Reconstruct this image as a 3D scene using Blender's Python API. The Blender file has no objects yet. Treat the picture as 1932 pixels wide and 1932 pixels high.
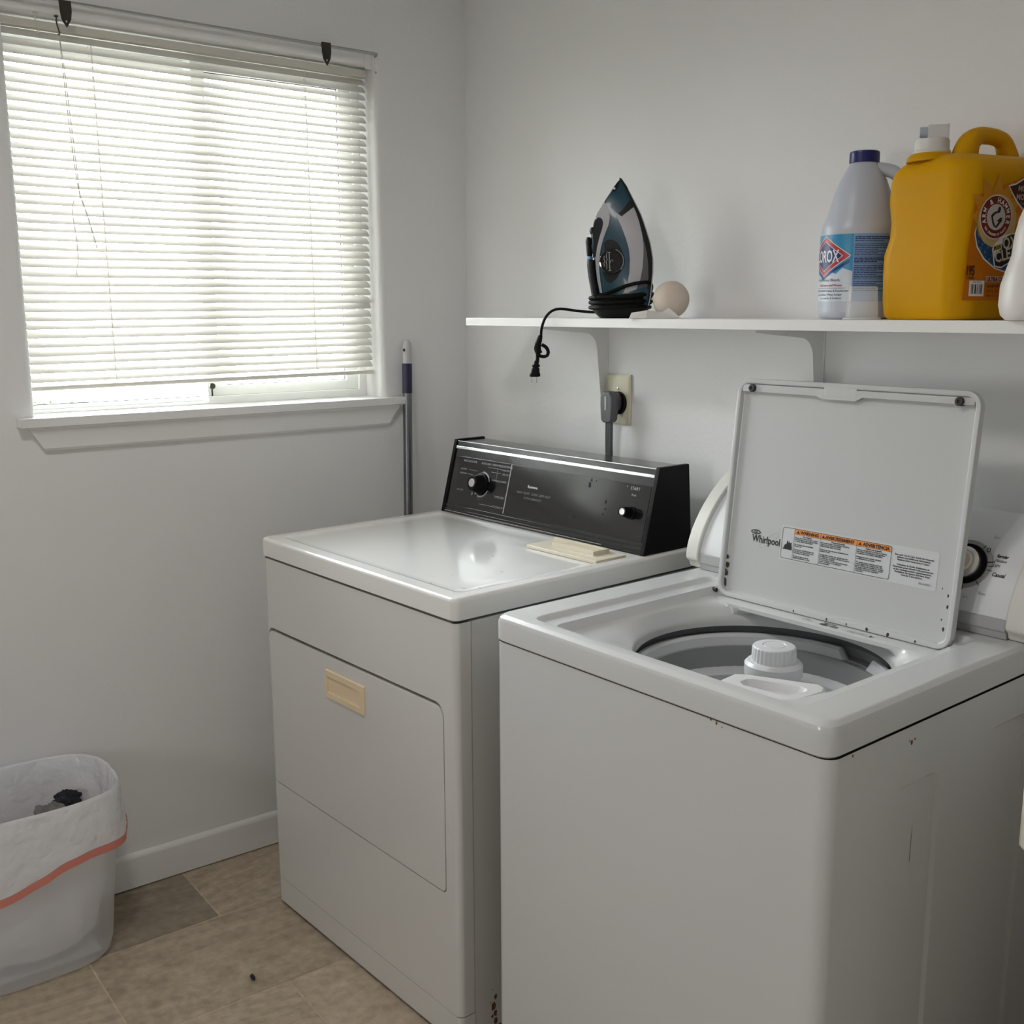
import bpy, bmesh, math, random
from math import sin, cos, pi, radians, sqrt, atan2, hypot
from mathutils import Vector, Matrix, noise as mnoise

random.seed(7)
S = bpy.context.scene
COL = S.collection

# ------------------------------------------------------------------ camera
F_PX, PITCH, ROLL, YAW = 2031.4, -0.1851, -0.0039, 0.9255
CAM = Vector((2.5814, -1.7858, 1.4313))
fwd = Vector((-sin(YAW), cos(YAW), 0)); rgt = Vector((cos(YAW), sin(YAW), 0)); upv = Vector((0, 0, 1))
f2 = fwd * cos(PITCH) + upv * sin(PITCH); u2 = upv * cos(PITCH) - fwd * sin(PITCH)
r3 = rgt * cos(ROLL) + u2 * sin(ROLL); u3 = u2 * cos(ROLL) - rgt * sin(ROLL)
cd = bpy.data.cameras.new('camera'); cam = bpy.data.objects.new('camera', cd); COL.objects.link(cam)
cd.sensor_width = 36.0; cd.lens = F_PX / 1932.0 * 36.0; cd.clip_start = 0.02
M = Matrix((r3, u3, -f2)).transposed().to_4x4(); M.translation = CAM
cam.matrix_world = M
S.camera = cam

# ------------------------------------------------------------------ world, lights, exposure
S.view_settings.view_transform = 'Standard'; S.view_settings.look = 'None'
S.view_settings.gamma = 1.0; S.view_settings.use_curve_mapping = False
S.view_settings.exposure = 0.03
w = bpy.data.worlds.new('sky'); S.world = w; w.use_nodes = True
wn = w.node_tree; wn.nodes.clear()
wo = wn.nodes.new('ShaderNodeOutputWorld'); wb = wn.nodes.new('ShaderNodeBackground')
wg = wn.nodes.new('ShaderNodeNewGeometry'); ws = wn.nodes.new('ShaderNodeSeparateXYZ')
wr = wn.nodes.new('ShaderNodeMapRange'); wr.inputs[1].default_value = -0.05; wr.inputs[2].default_value = 0.6
wm = wn.nodes.new('ShaderNodeMixRGB'); wm.inputs[1].default_value = (1.0, 0.995, 0.985, 1); wm.inputs[2].default_value = (0.90, 0.95, 1.0, 1)
tc = wn.nodes.new('ShaderNodeTexCoord')
wn.links.new(tc.outputs['Generated'], ws.inputs[0]); wn.links.new(ws.outputs[2], wr.inputs[0])
wn.links.new(wr.outputs[0], wm.inputs[0]); wn.links.new(wm.outputs[0], wb.inputs[0])
wb.inputs[1].default_value = 31.0
wn.links.new(wb.outputs[0], wo.inputs[0])

def area_light(name, loc, aim, sx, sy, energy, color=(1, 1, 1), portal=False):
    l = bpy.data.lights.new(name, 'AREA'); l.shape = 'RECTANGLE'; l.size = sx; l.size_y = sy
    l.energy = energy; l.color = color
    o = bpy.data.objects.new(name, l); COL.objects.link(o); o.location = loc
    o.rotation_euler = (Vector(aim) - Vector(loc)).to_track_quat('-Z', 'Y').to_euler()
    if portal: l.cycles.is_portal = True
    return o
area_light('window_portal', (-0.16, -0.74, 1.62), (1, -0.74, 1.62), 0.92, 0.86, 0, portal=True)
area_light('fill_window_portal', (1.525, -3.36, 1.30), (1.525, 0, 1.30), 0.25, 0.60, 0, portal=True)  # portal for the narrow window added as fill
fill_lamp = area_light('added_fill_lamp_light', (1.3, -1.55, 2.365), (1.3, -1.55, 0), 0.24, 0.24, 8.0, (1.0, 0.98, 0.96))  # added fill light under the ceiling, no such lamp in view
S.cycles.max_bounces = 10; S.cycles.diffuse_bounces = 6; S.cycles.transmission_bounces = 8; S.cycles.transparent_max_bounces = 12
S.cycles.sample_clamp_indirect = 8.0

# ------------------------------------------------------------------ helpers
def mat(name, color, rough=0.5, metal=0.0, spec=0.5, var=0.0, var_scale=8.0, bump=0.0, bump_scale=200.0,
        coat=0.0, trans=0.0, alpha=1.0, bdist=0.002):
    m = bpy.data.materials.new(name); m.use_nodes = True
    nt = m.node_tree; b = nt.nodes['Principled BSDF']
    c = (*color, 1.0)
    b.inputs['Base Color'].default_value = c
    b.inputs['Roughness'].default_value = rough; b.inputs['Metallic'].default_value = metal
    b.inputs['Specular IOR Level'].default_value = spec
    b.inputs['Coat Weight'].default_value = coat; b.inputs['Coat Roughness'].default_value = 0.08
    b.inputs['Transmission Weight'].default_value = trans
    b.inputs['Alpha'].default_value = alpha
    tc = nt.nodes.new('ShaderNodeTexCoord')
    if var > 0:
        n = nt.nodes.new('ShaderNodeTexNoise'); n.inputs['Scale'].default_value = var_scale; n.inputs['Detail'].default_value = 4
        nt.links.new(tc.outputs['Object'], n.inputs['Vector'])
        mx = nt.nodes.new('ShaderNodeMixRGB')
        mx.inputs[1].default_value = tuple(max(0, x * (1 - var)) for x in color) + (1,)
        mx.inputs[2].default_value = tuple(min(1, x * (1 + var)) for x in color) + (1,)
        nt.links.new(n.outputs['Fac'], mx.inputs[0]); nt.links.new(mx.outputs[0], b.inputs['Base Color'])
    if bump > 0:
        n2 = nt.nodes.new('ShaderNodeTexNoise'); n2.inputs['Scale'].default_value = bump_scale; n2.inputs['Detail'].default_value = 3
        nt.links.new(tc.outputs['Object'], n2.inputs['Vector'])
        bp = nt.nodes.new('ShaderNodeBump'); bp.inputs['Strength'].default_value = bump; bp.inputs['Distance'].default_value = bdist
        nt.links.new(n2.outputs['Fac'], bp.inputs['Height']); nt.links.new(bp.outputs[0], b.inputs['Normal'])
    return m

def obj(name, bm, m, parent=None, smooth=True, ang=35, bevel=0.0, seg=2, label=None):
    me = bpy.data.meshes.new(name)
    bmesh.ops.recalc_face_normals(bm, faces=bm.faces)
    bm.to_mesh(me); bm.free()
    o = bpy.data.objects.new(name, me); COL.objects.link(o)
    if m: me.materials.append(m)
    if smooth:
        for p in me.polygons: p.use_smooth = True
        me.set_sharp_from_angle(angle=radians(ang))
    if bevel > 0:
        md = o.modifiers.new('bevel', 'BEVEL'); md.width = bevel; md.segments = seg
        md.limit_method = 'ANGLE'; md.angle_limit = radians(40); md.harden_normals = True
    elif smooth and len(me.polygons) < 20000:
        md = o.modifiers.new('normals', 'WEIGHTED_NORMAL'); md.keep_sharp = True; md.weight = 80
    if parent: o.parent = parent
    if label: o['label'] = label
    return o

def split_parts(o, name):
    """makes every loose piece of o a part of its own, under the same parent"""
    src = bmesh.new(); src.from_mesh(o.data); src.verts.ensure_lookup_table(); seen = set(); isl = []
    for v in src.verts:
        if v.index in seen: continue
        st = [v]; comp = set()
        while st:
            q = st.pop()
            if q.index in comp: continue
            comp.add(q.index); st += [e.other_vert(q) for e in q.link_edges]
        seen |= comp; isl.append(comp)
    for comp in isl:
        b = src.copy(); b.verts.ensure_lookup_table()
        bmesh.ops.delete(b, geom=[v for v in b.verts if v.index not in comp], context='VERTS')
        obj(name, b, o.data.materials[0], o.parent, smooth=False)
    src.free(); bpy.data.objects.remove(o)

def thing(name, label, cat, loc=(0, 0, 0), rz=0.0, group=None):
    o = bpy.data.objects.new(name, None); COL.objects.link(o); o.empty_display_size = 0.05
    o.location = loc; o.rotation_euler = (0, 0, rz); o['label'] = label; o['category'] = cat
    if group: o['group'] = group
    return o
def tag(o, label, cat, group=None):
    o['label'] = label; o['category'] = cat
    if group: o['group'] = group
    return o
def struct(o, label=None):
    o['kind'] = 'structure'
    if label: o['label'] = label
    return o
NB = bmesh.new
def box(bm, lo, hi):
    vs = [bm.verts.new((x, y, z)) for z in (lo[2], hi[2]) for y in (lo[1], hi[1]) for x in (lo[0], hi[0])]
    for f in ((0, 2, 3, 1), (4, 5, 7, 6), (0, 1, 5, 4), (2, 6, 7, 3), (0, 4, 6, 2), (1, 3, 7, 5)):
        bm.faces.new([vs[i] for i in f])
    return vs
def loft(bm, rings, caps=True, closed=True):
    R = [[bm.verts.new(p) for p in r] for r in rings]
    n = len(R[0])
    for a, b in zip(R, R[1:]):
        for i in range(n if closed else n - 1):
            j = (i + 1) % n
            try: bm.faces.new((a[i], a[j], b[j], b[i]))
            except ValueError: pass
    if caps:
        for r in (R[0], R[-1]):
            try: bm.faces.new(r)
            except ValueError: pass
    return R
def prism(bm, loop, vec):
    """extrude a closed 3D loop along vec"""
    v = Vector(vec)
    loft(bm, [[Vector(p) for p in loop], [Vector(p) + v for p in loop]])
def lathe(bm, prof, c=(0, 0, 0), n=40, axis='z', caps=True):
    rings = []
    for r, h in prof:
        ring = []
        for i in range(n):
            a = 2 * pi * i / n
            if axis == 'z': p = (c[0] + r * cos(a), c[1] + r * sin(a), c[2] + h)
            elif axis == 'y': p = (c[0] + r * cos(a), c[1] + h, c[2] + r * sin(a))
            else: p = (c[0] + h, c[1] + r * cos(a), c[2] + r * sin(a))
            ring.append(p)
        rings.append(ring)
    loft(bm, rings, caps)
def smooth_path(pts, sub=6):
    P = [Vector(p) for p in pts]; out = []
    for i in range(len(P) - 1):
        p0 = P[max(i - 1, 0)]; p1 = P[i]; p2 = P[i + 1]; p3 = P[min(i + 2, len(P) - 1)]
        for k in range(sub):
            t = k / sub
            out.append(0.5 * ((2 * p1) + (p2 - p0) * t + (2 * p0 - 5 * p1 + 4 * p2 - p3) * t * t + (3 * p1 - p0 - 3 * p2 + p3) * t ** 3))
    out.append(P[-1]); return out
def tube(bm, pts, r, n=10, sub=0, closed=False, flat=1.0, caps=True):
    P = smooth_path(pts, sub) if sub else [Vector(p) for p in pts]
    rr = r if isinstance(r, (list, tuple)) else None
    rings = []; prev = None
    for i, p in enumerate(P):
        if closed: t = (P[(i + 1) % len(P)] - P[i - 1])
        else: t = P[min(i + 1, len(P) - 1)] - P[max(i - 1, 0)]
        t = t.normalized() if t.length > 1e-9 else Vector((0, 0, 1))
        if prev is None:
            a = Vector((0, 0, 1)) if abs(t.z) < 0.9 else Vector((1, 0, 0))
            u = t.cross(a).normalized()
        else:
            u = (prev - t * prev.dot(t)).normalized()
        v = t.cross(u); prev = u
        fi = i * (len(rr) - 1) / max(len(P) - 1, 1) if rr else 0; i0 = int(fi)
        rad = (rr[i0] + (rr[min(i0 + 1, len(rr) - 1)] - rr[i0]) * (fi - i0)) if rr else r
        rings.append([p + u * rad * cos(2 * pi * k / n) + v * rad * flat * sin(2 * pi * k / n) for k in range(n)])
    if closed: rings.append(rings[0])
    R = loft(bm, rings, caps and not closed)
    if closed: bmesh.ops.remove_doubles(bm, verts=bm.verts, dist=1e-7)
def rrect(x0, y0, x1, y1, r, k=6):
    """2D rounded rectangle, counter-clockwise; r a number or 4 radii (x0y0, x1y0, x1y1, x0y1)"""
    R = r if isinstance(r, (list, tuple)) else (r,) * 4
    out = []
    for (cx, cy, a0, q) in ((x0 + R[0], y0 + R[0], pi, R[0]), (x1 - R[1], y0 + R[1], 1.5 * pi, R[1]),
                            (x1 - R[2], y1 - R[2], 0, R[2]), (x0 + R[3], y1 - R[3], 0.5 * pi, R[3])):
        if q <= 1e-6: out.append((cx, cy)); continue
        for i in range(k + 1):
            a = a0 + 0.5 * pi * i / k
            out.append((cx + q * cos(a), cy + q * sin(a)))
    return out
def holed(bm, outer, holes, P, depth_vec=None):
    """flat plate with holes; outer/holes 2D loops, P maps 2D->3D; depth_vec gives it thickness"""
    loops = []; edges = []
    for L in [outer] + holes:
        vs = [bm.verts.new(P(*q)) for q in L]; loops.append(vs)
        for i in range(len(vs)): edges.append(bm.edges.new((vs[i], vs[(i + 1) % len(vs)])))
    res = bmesh.ops.triangle_fill(bm, use_beauty=True, use_dissolve=False, edges=edges)
    if depth_vec is not None:
        v = Vector(depth_vec)
        for vs in loops:
            b = [bm.verts.new(q.co + v) for q in vs]
            for i in range(len(vs)):
                j = (i + 1) % len(vs); bm.faces.new((vs[i], vs[j], b[j], b[i]))
    return loops
def poly_fill(bm, loop, holes=()):
    edges = []
    for L in [loop] + list(holes):
        vs = [bm.verts.new((q[0], q[1], 0)) for q in L]
        for i in range(len(vs)): edges.append(bm.edges.new((vs[i], vs[(i + 1) % len(vs)])))
    bmesh.ops.triangle_fill(bm, use_beauty=True, use_dissolve=False, edges=edges)
def cut_grid(bm, step, axis=0):
    xs = [v.co[axis] for v in bm.verts]
    if not xs: return
    a, b = min(xs), max(xs); k = math.ceil(a / step) * step
    no = (1, 0, 0) if axis == 0 else (0, 1, 0)
    while k < b:
        co = (k, 0, 0) if axis == 0 else (0, k, 0)
        bmesh.ops.bisect_plane(bm, geom=bm.verts[:] + bm.edges[:] + bm.faces[:], plane_co=co, plane_no=no)
        k += step
def text_bm(bm, s, x, y, size, align='LEFT', sx=1.0, shear=0.0, rot=0.0, bold=0.0):
    """adds flat lettering (2D, z=0) to bm with its baseline start at x, y"""
    cu = bpy.data.curves.new('t', 'FONT'); cu.body = s; cu.size = size; cu.align_x = align; cu.shear = shear
    cu.resolution_u = 2; cu.offset = bold
    o = bpy.data.objects.new('t', cu); COL.objects.link(o)
    dg = bpy.context.evaluated_depsgraph_get(); dg.update()
    me = bpy.data.meshes.new_from_object(o.evaluated_get(dg))
    n0 = len(bm.verts); bm.from_mesh(me); bm.verts.ensure_lookup_table()
    ca, sa = cos(rot), sin(rot)
    for v in bm.verts[n0:]:
        px, py = v.co.x * sx, v.co.y
        v.co = (x + px * ca - py * sa, y + px * sa + py * ca, 0)
    bpy.data.objects.remove(o); bpy.data.curves.remove(cu); bpy.data.meshes.remove(me)
def mapped(bm, f):
    for v in bm.verts: v.co = f(v.co.x, v.co.y)
    return bm
def ell(cx, cy, rx, ry, n=36, a0=0.0, a1=2 * pi):
    full = abs(a1 - a0 - 2 * pi) < 1e-6
    return [(cx + rx * cos(a0 + (a1 - a0) * i / (n if full else n - 1)), cy + ry * sin(a0 + (a1 - a0) * i / (n if full else n - 1))) for i in range(n)]

# ------------------------------------------------------------------ materials
M_wall = mat('wall_paint', (0.80, 0.797, 0.79), 0.62, bump=0.25, bump_scale=90, var=0.015, var_scale=2)
M_ceil = mat('ceiling_paint', (0.82, 0.81, 0.80), 0.8, bump=0.2, bump_scale=120)
M_trim = mat('trim_paint', (0.82, 0.815, 0.80), 0.38, var=0.02, var_scale=12)
M_vinyl = mat('window_vinyl', (0.86, 0.87, 0.85), 0.35, var=0.01)
M_white = mat('white_enamel', (0.80, 0.80, 0.79), 0.22, spec=0.5, coat=0.25, var=0.012, var_scale=6)
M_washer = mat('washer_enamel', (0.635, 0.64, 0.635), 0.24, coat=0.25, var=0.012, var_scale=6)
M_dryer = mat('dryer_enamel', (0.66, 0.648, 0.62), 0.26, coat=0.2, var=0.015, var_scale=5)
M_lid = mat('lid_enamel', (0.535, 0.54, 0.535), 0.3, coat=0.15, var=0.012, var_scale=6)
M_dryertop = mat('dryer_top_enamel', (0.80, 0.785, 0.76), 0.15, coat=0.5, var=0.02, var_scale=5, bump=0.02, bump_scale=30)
M_black = mat('black_plastic', (0.004, 0.004, 0.0045), 0.45, spec=0.15, var=0.1, var_scale=20)
M_blackglass = mat('console_face', (0.006, 0.0065, 0.0075), 0.13, spec=0.9, coat=0.15, var=0.35, var_scale=14)
M_blacktop = mat('console_top', (0.018, 0.018, 0.019), 0.22, spec=0.6, coat=0.3, var=0.2, var_scale=10)
M_chrome = mat('bright_aluminium', (0.88, 0.88, 0.89), 0.25, metal=1.0, var=0.03)
M_steel = mat('steel', (0.45, 0.45, 0.45), 0.35, metal=1.0, var=0.1, var_scale=20)
M_darksteel = mat('dark_bronze', (0.055, 0.05, 0.042), 0.45, metal=0.6, var=0.2, var_scale=40)
M_beige = mat('aged_beige_plastic', (0.78, 0.63, 0.42), 0.4, var=0.05)
M_cream = mat('cream_plastic', (0.72, 0.66, 0.53), 0.4, var=0.04)
M_ivory = mat('ivory_plate', (0.66, 0.62, 0.46), 0.4, var=0.05, var_scale=15)
M_endcap = mat('end_cap_plastic', (0.72, 0.71, 0.66), 0.4, var=0.02)
M_face = mat('washer_face', (0.75, 0.76, 0.775), 0.35, var=0.01)
M_gray = mat('gray_plastic', (0.42, 0.42, 0.42), 0.4, var=0.04)
M_ring = mat('dial_ring_gray', (0.36, 0.36, 0.36), 0.45, var=0.03)
M_darkgray = mat('dark_gray', (0.06, 0.065, 0.07), 0.5, var=0.1)
M_tub = mat('tub_plastic', (0.72, 0.73, 0.75), 0.35, var=0.015)
M_tubgray = mat('tub_gray', (0.33, 0.335, 0.34), 0.4, var=0.04)
M_ink = mat('black_ink', (0.012, 0.012, 0.012), 0.6, var=0.05)
M_grayink = mat('gray_ink', (0.33, 0.33, 0.33), 0.6, var=0.05)
M_whiteink = mat('white_ink', (0.62, 0.62, 0.64), 0.5, var=0.08)
M_dimink = mat('worn_ink', (0.16, 0.16, 0.17), 0.5, var=0.3, var_scale=60)
M_orangeink = mat('orange_ink', (0.80, 0.27, 0.05), 0.5, var=0.05)
M_sticker = mat('sticker_white', (0.60, 0.61, 0.62), 0.4, var=0.01)
M_labelwhite = mat('label_white', (0.80, 0.80, 0.80), 0.4, var=0.01)
M_rust = mat('rust', (0.13, 0.060, 0.030), 0.8, var=0.5, var_scale=150)
M_darkrust = mat('dark_rust', (0.045, 0.030, 0.022), 0.8, var=0.5, var_scale=150)
M_scuff = mat('dark_scuff', (0.14, 0.12, 0.11), 0.7, var=0.4, var_scale=100)
M_rubber = mat('rubber', (0.03, 0.028, 0.026), 0.6, var=0.1)
M_shelf = mat('shelf_laminate', (0.81, 0.80, 0.785), 0.4, var=0.015)
M_cord = mat('black_cord', (0.004, 0.004, 0.004), 0.55, spec=0.15, var=0.1)
M_graycord = mat('gray_cord', (0.10, 0.105, 0.11), 0.42, var=0.1)

# ------------------------------------------------------------------ room shell
WY0, WY1, WZ0, WZ1 = -1.184, -0.285, 1.198, 2.058     # window recess in wall_left
RX, RY, RZ = 2.95, -3.35, 2.44
# wall_left with recess opening, bullnosed edges
bm = NB()
outer = [(RY, 0.0), (0.0, 0.0), (0.0, RZ), (RY, RZ)]
rb = 0.016
WL = 0.008
hole = [(WY0 - rb, WZ0), (WY1 + rb, WZ0), (WY1 + rb, WZ1 + rb), (WY0 - rb, WZ1 + WL + rb)]
holed(bm, outer, [hole], lambda a, b: (0, a, b))
K = 6
def jamb(fa, fb):
    rings = []
    for i in range(K + 1):
        a = 0.5 * pi * i / K
        d = rb * (1 - sin(a)); x = -rb * (1 - cos(a))
        rings.append((fa(d, x), fb(d, x)))
    rings.append((fa(0, -0.18), fb(0, -0.18)))
    for (p, q), (r, s) in zip(rings, rings[1:]):
        bm.faces.new([bm.verts.new(v) for v in (p, q, s, r)])
jamb(lambda d, x: (x, WY1 + d, WZ0), lambda d, x: (x, WY1 + d, WZ1 + d))
jamb(lambda d, x: (x, WY0 - d, WZ0), lambda d, x: (x, WY0 - d, WZ1 + WL + d))
jamb(lambda d, x: (x, WY0 - d, WZ1 + WL + d), lambda d, x: (x, WY1 + d, WZ1 + d))
bm.faces.new([bm.verts.new(p) for p in ((0, WY0 - rb, WZ0), (0, WY1 + rb, WZ0), (-0.18, WY1, WZ0), (-0.18, WY0, WZ0))])
bmesh.ops.remove_doubles(bm, verts=bm.verts, dist=1e-5)
# outside skin
for (y0, y1, z0, z1) in ((RY, WY0, 0, RZ), (WY1, 0.12, 0, RZ), (WY0, WY1, 0, WZ0), (WY0, WY1, WZ1, RZ)):
    bm.faces.new([bm.verts.new(p) for p in ((-0.18, y0, z0), (-0.18, y1, z0), (-0.18, y1, z1), (-0.18, y0, z1))])
struct(obj('wall_left', bm, M_wall), 'off-white painted wall with the window')
bm = NB(); box(bm, (0, 0, 0), (RX, 0.12, RZ)); struct(obj('wall_back', bm, M_wall), 'off-white textured wall behind the shelf')
bm = NB()
for lo, hi in (((RX, RY, 0), (RX + 0.1, 0.12, RZ)),): box(bm, lo, hi)
struct(obj('wall_right', bm, M_wall))
bm = NB()
for lo, hi in (((-0.18, RY - 0.12, 0), (1.40, RY, RZ)), ((1.65, RY - 0.12, 0), (RX + 0.1, RY, RZ)), ((1.40, RY - 0.12, 1.60), (1.65, RY, RZ)), ((1.40, RY - 0.12, 0), (1.65, RY, 1.00))): box(bm, lo, hi)
struct(obj('wall_front', bm, M_wall))
bm = NB(); box(bm, (-0.18, RY - 0.12, RZ), (RX + 0.1, 0.12, RZ + 0.05)); struct(obj('ceiling', bm, M_ceil))
# narrow unseen window, added opposite the machines to let in fill light
d1 = thing('added_fill_window', None, None); del d1['label'], d1['category']; d1['kind'] = 'structure'
bm = NB()
for lo, hi in (((1.40, RY - 0.10, 1.00), (1.425, RY - 0.03, 1.60)), ((1.625, RY - 0.10, 1.00), (1.65, RY - 0.03, 1.60)), ((1.425, RY - 0.10, 1.575), (1.625, RY - 0.03, 1.60)),
               ((1.425, RY - 0.10, 1.29), (1.625, RY - 0.03, 1.31)), ((1.425, RY - 0.10, 1.00), (1.625, RY - 0.03, 1.025))): box(bm, lo, hi)
obj('window_frame', bm, M_vinyl, d1)

# floor: stone-look tiles in one object
bm = NB(); cl = bm.loops.layers.float_color.new('tint')
def tile(x0, y0, x1, y1, t, z=0.0, g=0.0021):
    f = bm.faces.new([bm.verts.new(p) for p in ((x0 + g, y0 + g, z), (x1 - g, y0 + g, z), (x1 - g, y1 - g, z), (x0 + g, y1 - g, z))])
    for l in f.loops: l[cl] = (t, random.random(), random.random(), 1)
xs = [-0.07, 0.262, 0.597, 0.930, 1.264, 1.598, 1.93, 2.264, 2.6, 2.93, 3.2]
jo = {0: (-0.924, 0.18), 1: (-1.233, 0.5), 2: (-0.91, 0.5), 3: (-1.25, 0.6)}
tints = {(0, -1): 0.05, (0, 0): 0.62}
for i in range(len(xs) - 1):
    j0 = {0: -0.924, 1: -1.233, 2: -0.905}.get(i, -0.9 - 0.31 * (i % 2))
    ys = sorted([j0 + 0.62 * k for k in range(-6, 4)])
    for a, b in zip(ys, ys[1:]):
        if b < RY - 0.3 or a > 0.1: continue
        t = random.uniform(0.35, 0.75)
        if i == 0 and abs(b + 0.924) < 0.01: t = 0.0
        if i == 0 and abs(a + 0.924) < 0.01: t = 0.6
        if i == 1 and abs(a + 1.233) < 0.01: t = 0.48
        if i == 2 and abs(b + 0.905) < 0.01: t = 0.62
        tile(xs[i], a, xs[i + 1], b, t)
f = bm.faces.new([bm.verts.new(p) for p in ((-0.1, RY - 0.2, -0.0006), (RX + 0.2, RY - 0.2, -0.0006), (RX + 0.2, 0.1, -0.0006), (-0.1, 0.1, -0.0006))])
for l in f.loops: l[cl] = (1.35, 0.5, 0.5, 1)
m = bpy.data.materials.new('stone_tile'); m.use_nodes = True; nt = m.node_tree; b = nt.nodes['Principled BSDF']
at = nt.nodes.new('ShaderNodeAttribute'); at.attribute_name = 'tint'
se = nt.nodes.new('ShaderNodeSeparateColor'); nt.links.new(at.outputs['Color'], se.inputs[0])
tc = nt.nodes.new('ShaderNodeTexCoord')
mp = nt.nodes.new('ShaderNodeMapping'); mp.inputs['Scale'].default_value = (16, 3.0, 8)
va = nt.nodes.new('ShaderNodeVectorMath'); va.operation = 'MULTIPLY_ADD'; va.inputs[1].default_value = (3, 5, 2)
nt.links.new(at.outputs['Color'], va.inputs[0]); nt.links.new(tc.outputs['Object'], va.inputs[2])
nt.links.new(va.outputs[0], mp.inputs['Vector'])
n1 = nt.nodes.new('ShaderNodeTexNoise'); n1.inputs['Scale'].default_value = 1.2; n1.inputs['Detail'].default_value = 8; n1.inputs['Roughness'].default_value = 0.62
nt.links.new(mp.outputs[0], n1.inputs['Vector'])
n2 = nt.nodes.new('ShaderNodeTexNoise'); n2.inputs['Scale'].default_value = 45; n2.inputs['Detail'].default_value = 5
nt.links.new(tc.outputs['Object'], n2.inputs['Vector'])
r1 = nt.nodes.new('ShaderNodeValToRGB')
r1.color_ramp.elements[0].position = 0.25; r1.color_ramp.elements[0].color = (0.36, 0.285, 0.195, 1)
r1.color_ramp.elements[1].position = 0.78; r1.color_ramp.elements[1].color = (0.62, 0.52, 0.395, 1)
nt.links.new(n1.outputs['Fac'], r1.inputs[0])
mul = nt.nodes.new('ShaderNodeMixRGB'); mul.blend_type = 'MULTIPLY'; mul.inputs[0].default_value = 1
mr = nt.nodes.new('ShaderNodeMapRange'); mr.inputs[1].default_value = 0; mr.inputs[2].default_value = 1; mr.inputs[3].default_value = 0.62; mr.inputs[4].default_value = 1.16
nt.links.new(se.outputs[0], mr.inputs[0])
nt.links.new(r1.outputs[0], mul.inputs[1]); nt.links.new(mr.outputs[0], mul.inputs[2])
mul2 = nt.nodes.new('ShaderNodeMixRGB'); mul2.blend_type = 'MULTIPLY'; mul2.inputs[0].default_value = 1
mr2 = nt.nodes.new('ShaderNodeMapRange'); mr2.inputs[1].default_value = 0.3; mr2.inputs[2].default_value = 0.7; mr2.inputs[3].default_value = 0.82; mr2.inputs[4].default_value = 1.12
nt.links.new(n2.outputs['Fac'], mr2.inputs[0]); nt.links.new(mul.outputs[0], mul2.inputs[1]); nt.links.new(mr2.outputs[0], mul2.inputs[2])
nt.links.new(mul2.outputs[0], b.inputs['Base Color']); b.inputs['Roughness'].default_value = 0.5
bp = nt.nodes.new('ShaderNodeBump'); bp.inputs['Strength'].default_value = 0.15; bp.inputs['Distance'].default_value = 0.002
nt.links.new(n1.outputs['Fac'], bp.inputs['Height']); nt.links.new(bp.outputs[0], b.inputs['Normal'])
fl = struct(obj('floor', bm, m, smooth=False), 'brown-beige stone-look tile floor')

# baseboards
def baseboard(name, a, b, nrm):
    bm = NB(); a = Vector(a); b = Vector(b); n = Vector(nrm)
    prof = [(0, 0.003), (0.012, 0.003), (0.012, 0.078), (0.009, 0.086), (0.004, 0.091), (0, 0.092)]
    loft(bm, [[a + n * p + Vector((0, 0, z)) for p, z in prof], [b + n * p + Vector((0, 0, z)) for p, z in prof]])
    struct(obj(name, bm, M_trim))
baseboard('baseboard_left', (0.0005, RY, 0), (0.0005, -0.013, 0), (1, 0, 0))
baseboard('baseboard_back', (0.0, -0.0005, 0), (RX, -0.0005, 0), (0, -1, 0))

# window sill + apron
bm = NB()
box(bm, (-0.075, WY0, 1.178), (0.0005, WY1, 1.1985))
loop = rrect(-0.0, -1.226, 0.034, -0.230, 0.003, 2)
prism(bm, [(x, y, 1.178) for x, y in loop], (0, 0, 0.0205))
sill = struct(obj('trim_1', bm, M_trim, bevel=0.003), 'white window sill ledge')
bm = NB()
prof = [(0.0005, 1.178), (0.024, 1.178), (0.024, 1.172), (0.020, 1.166), (0.017, 1.155), (0.015, 1.140), (0.015, 1.128), (0.011, 1.122), (0.0005, 1.121)]
def apx(z, s): return (1.178 - z) * 0.62
loft(bm, [[(x, -1.206 + apx(z, 0), z) for x, z in prof], [(x, -0.242 - apx(z, 0), z) for x, z in prof]])
struct(obj('trim_2', bm, M_trim, ang=20), 'moulded apron under the window sill')

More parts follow.
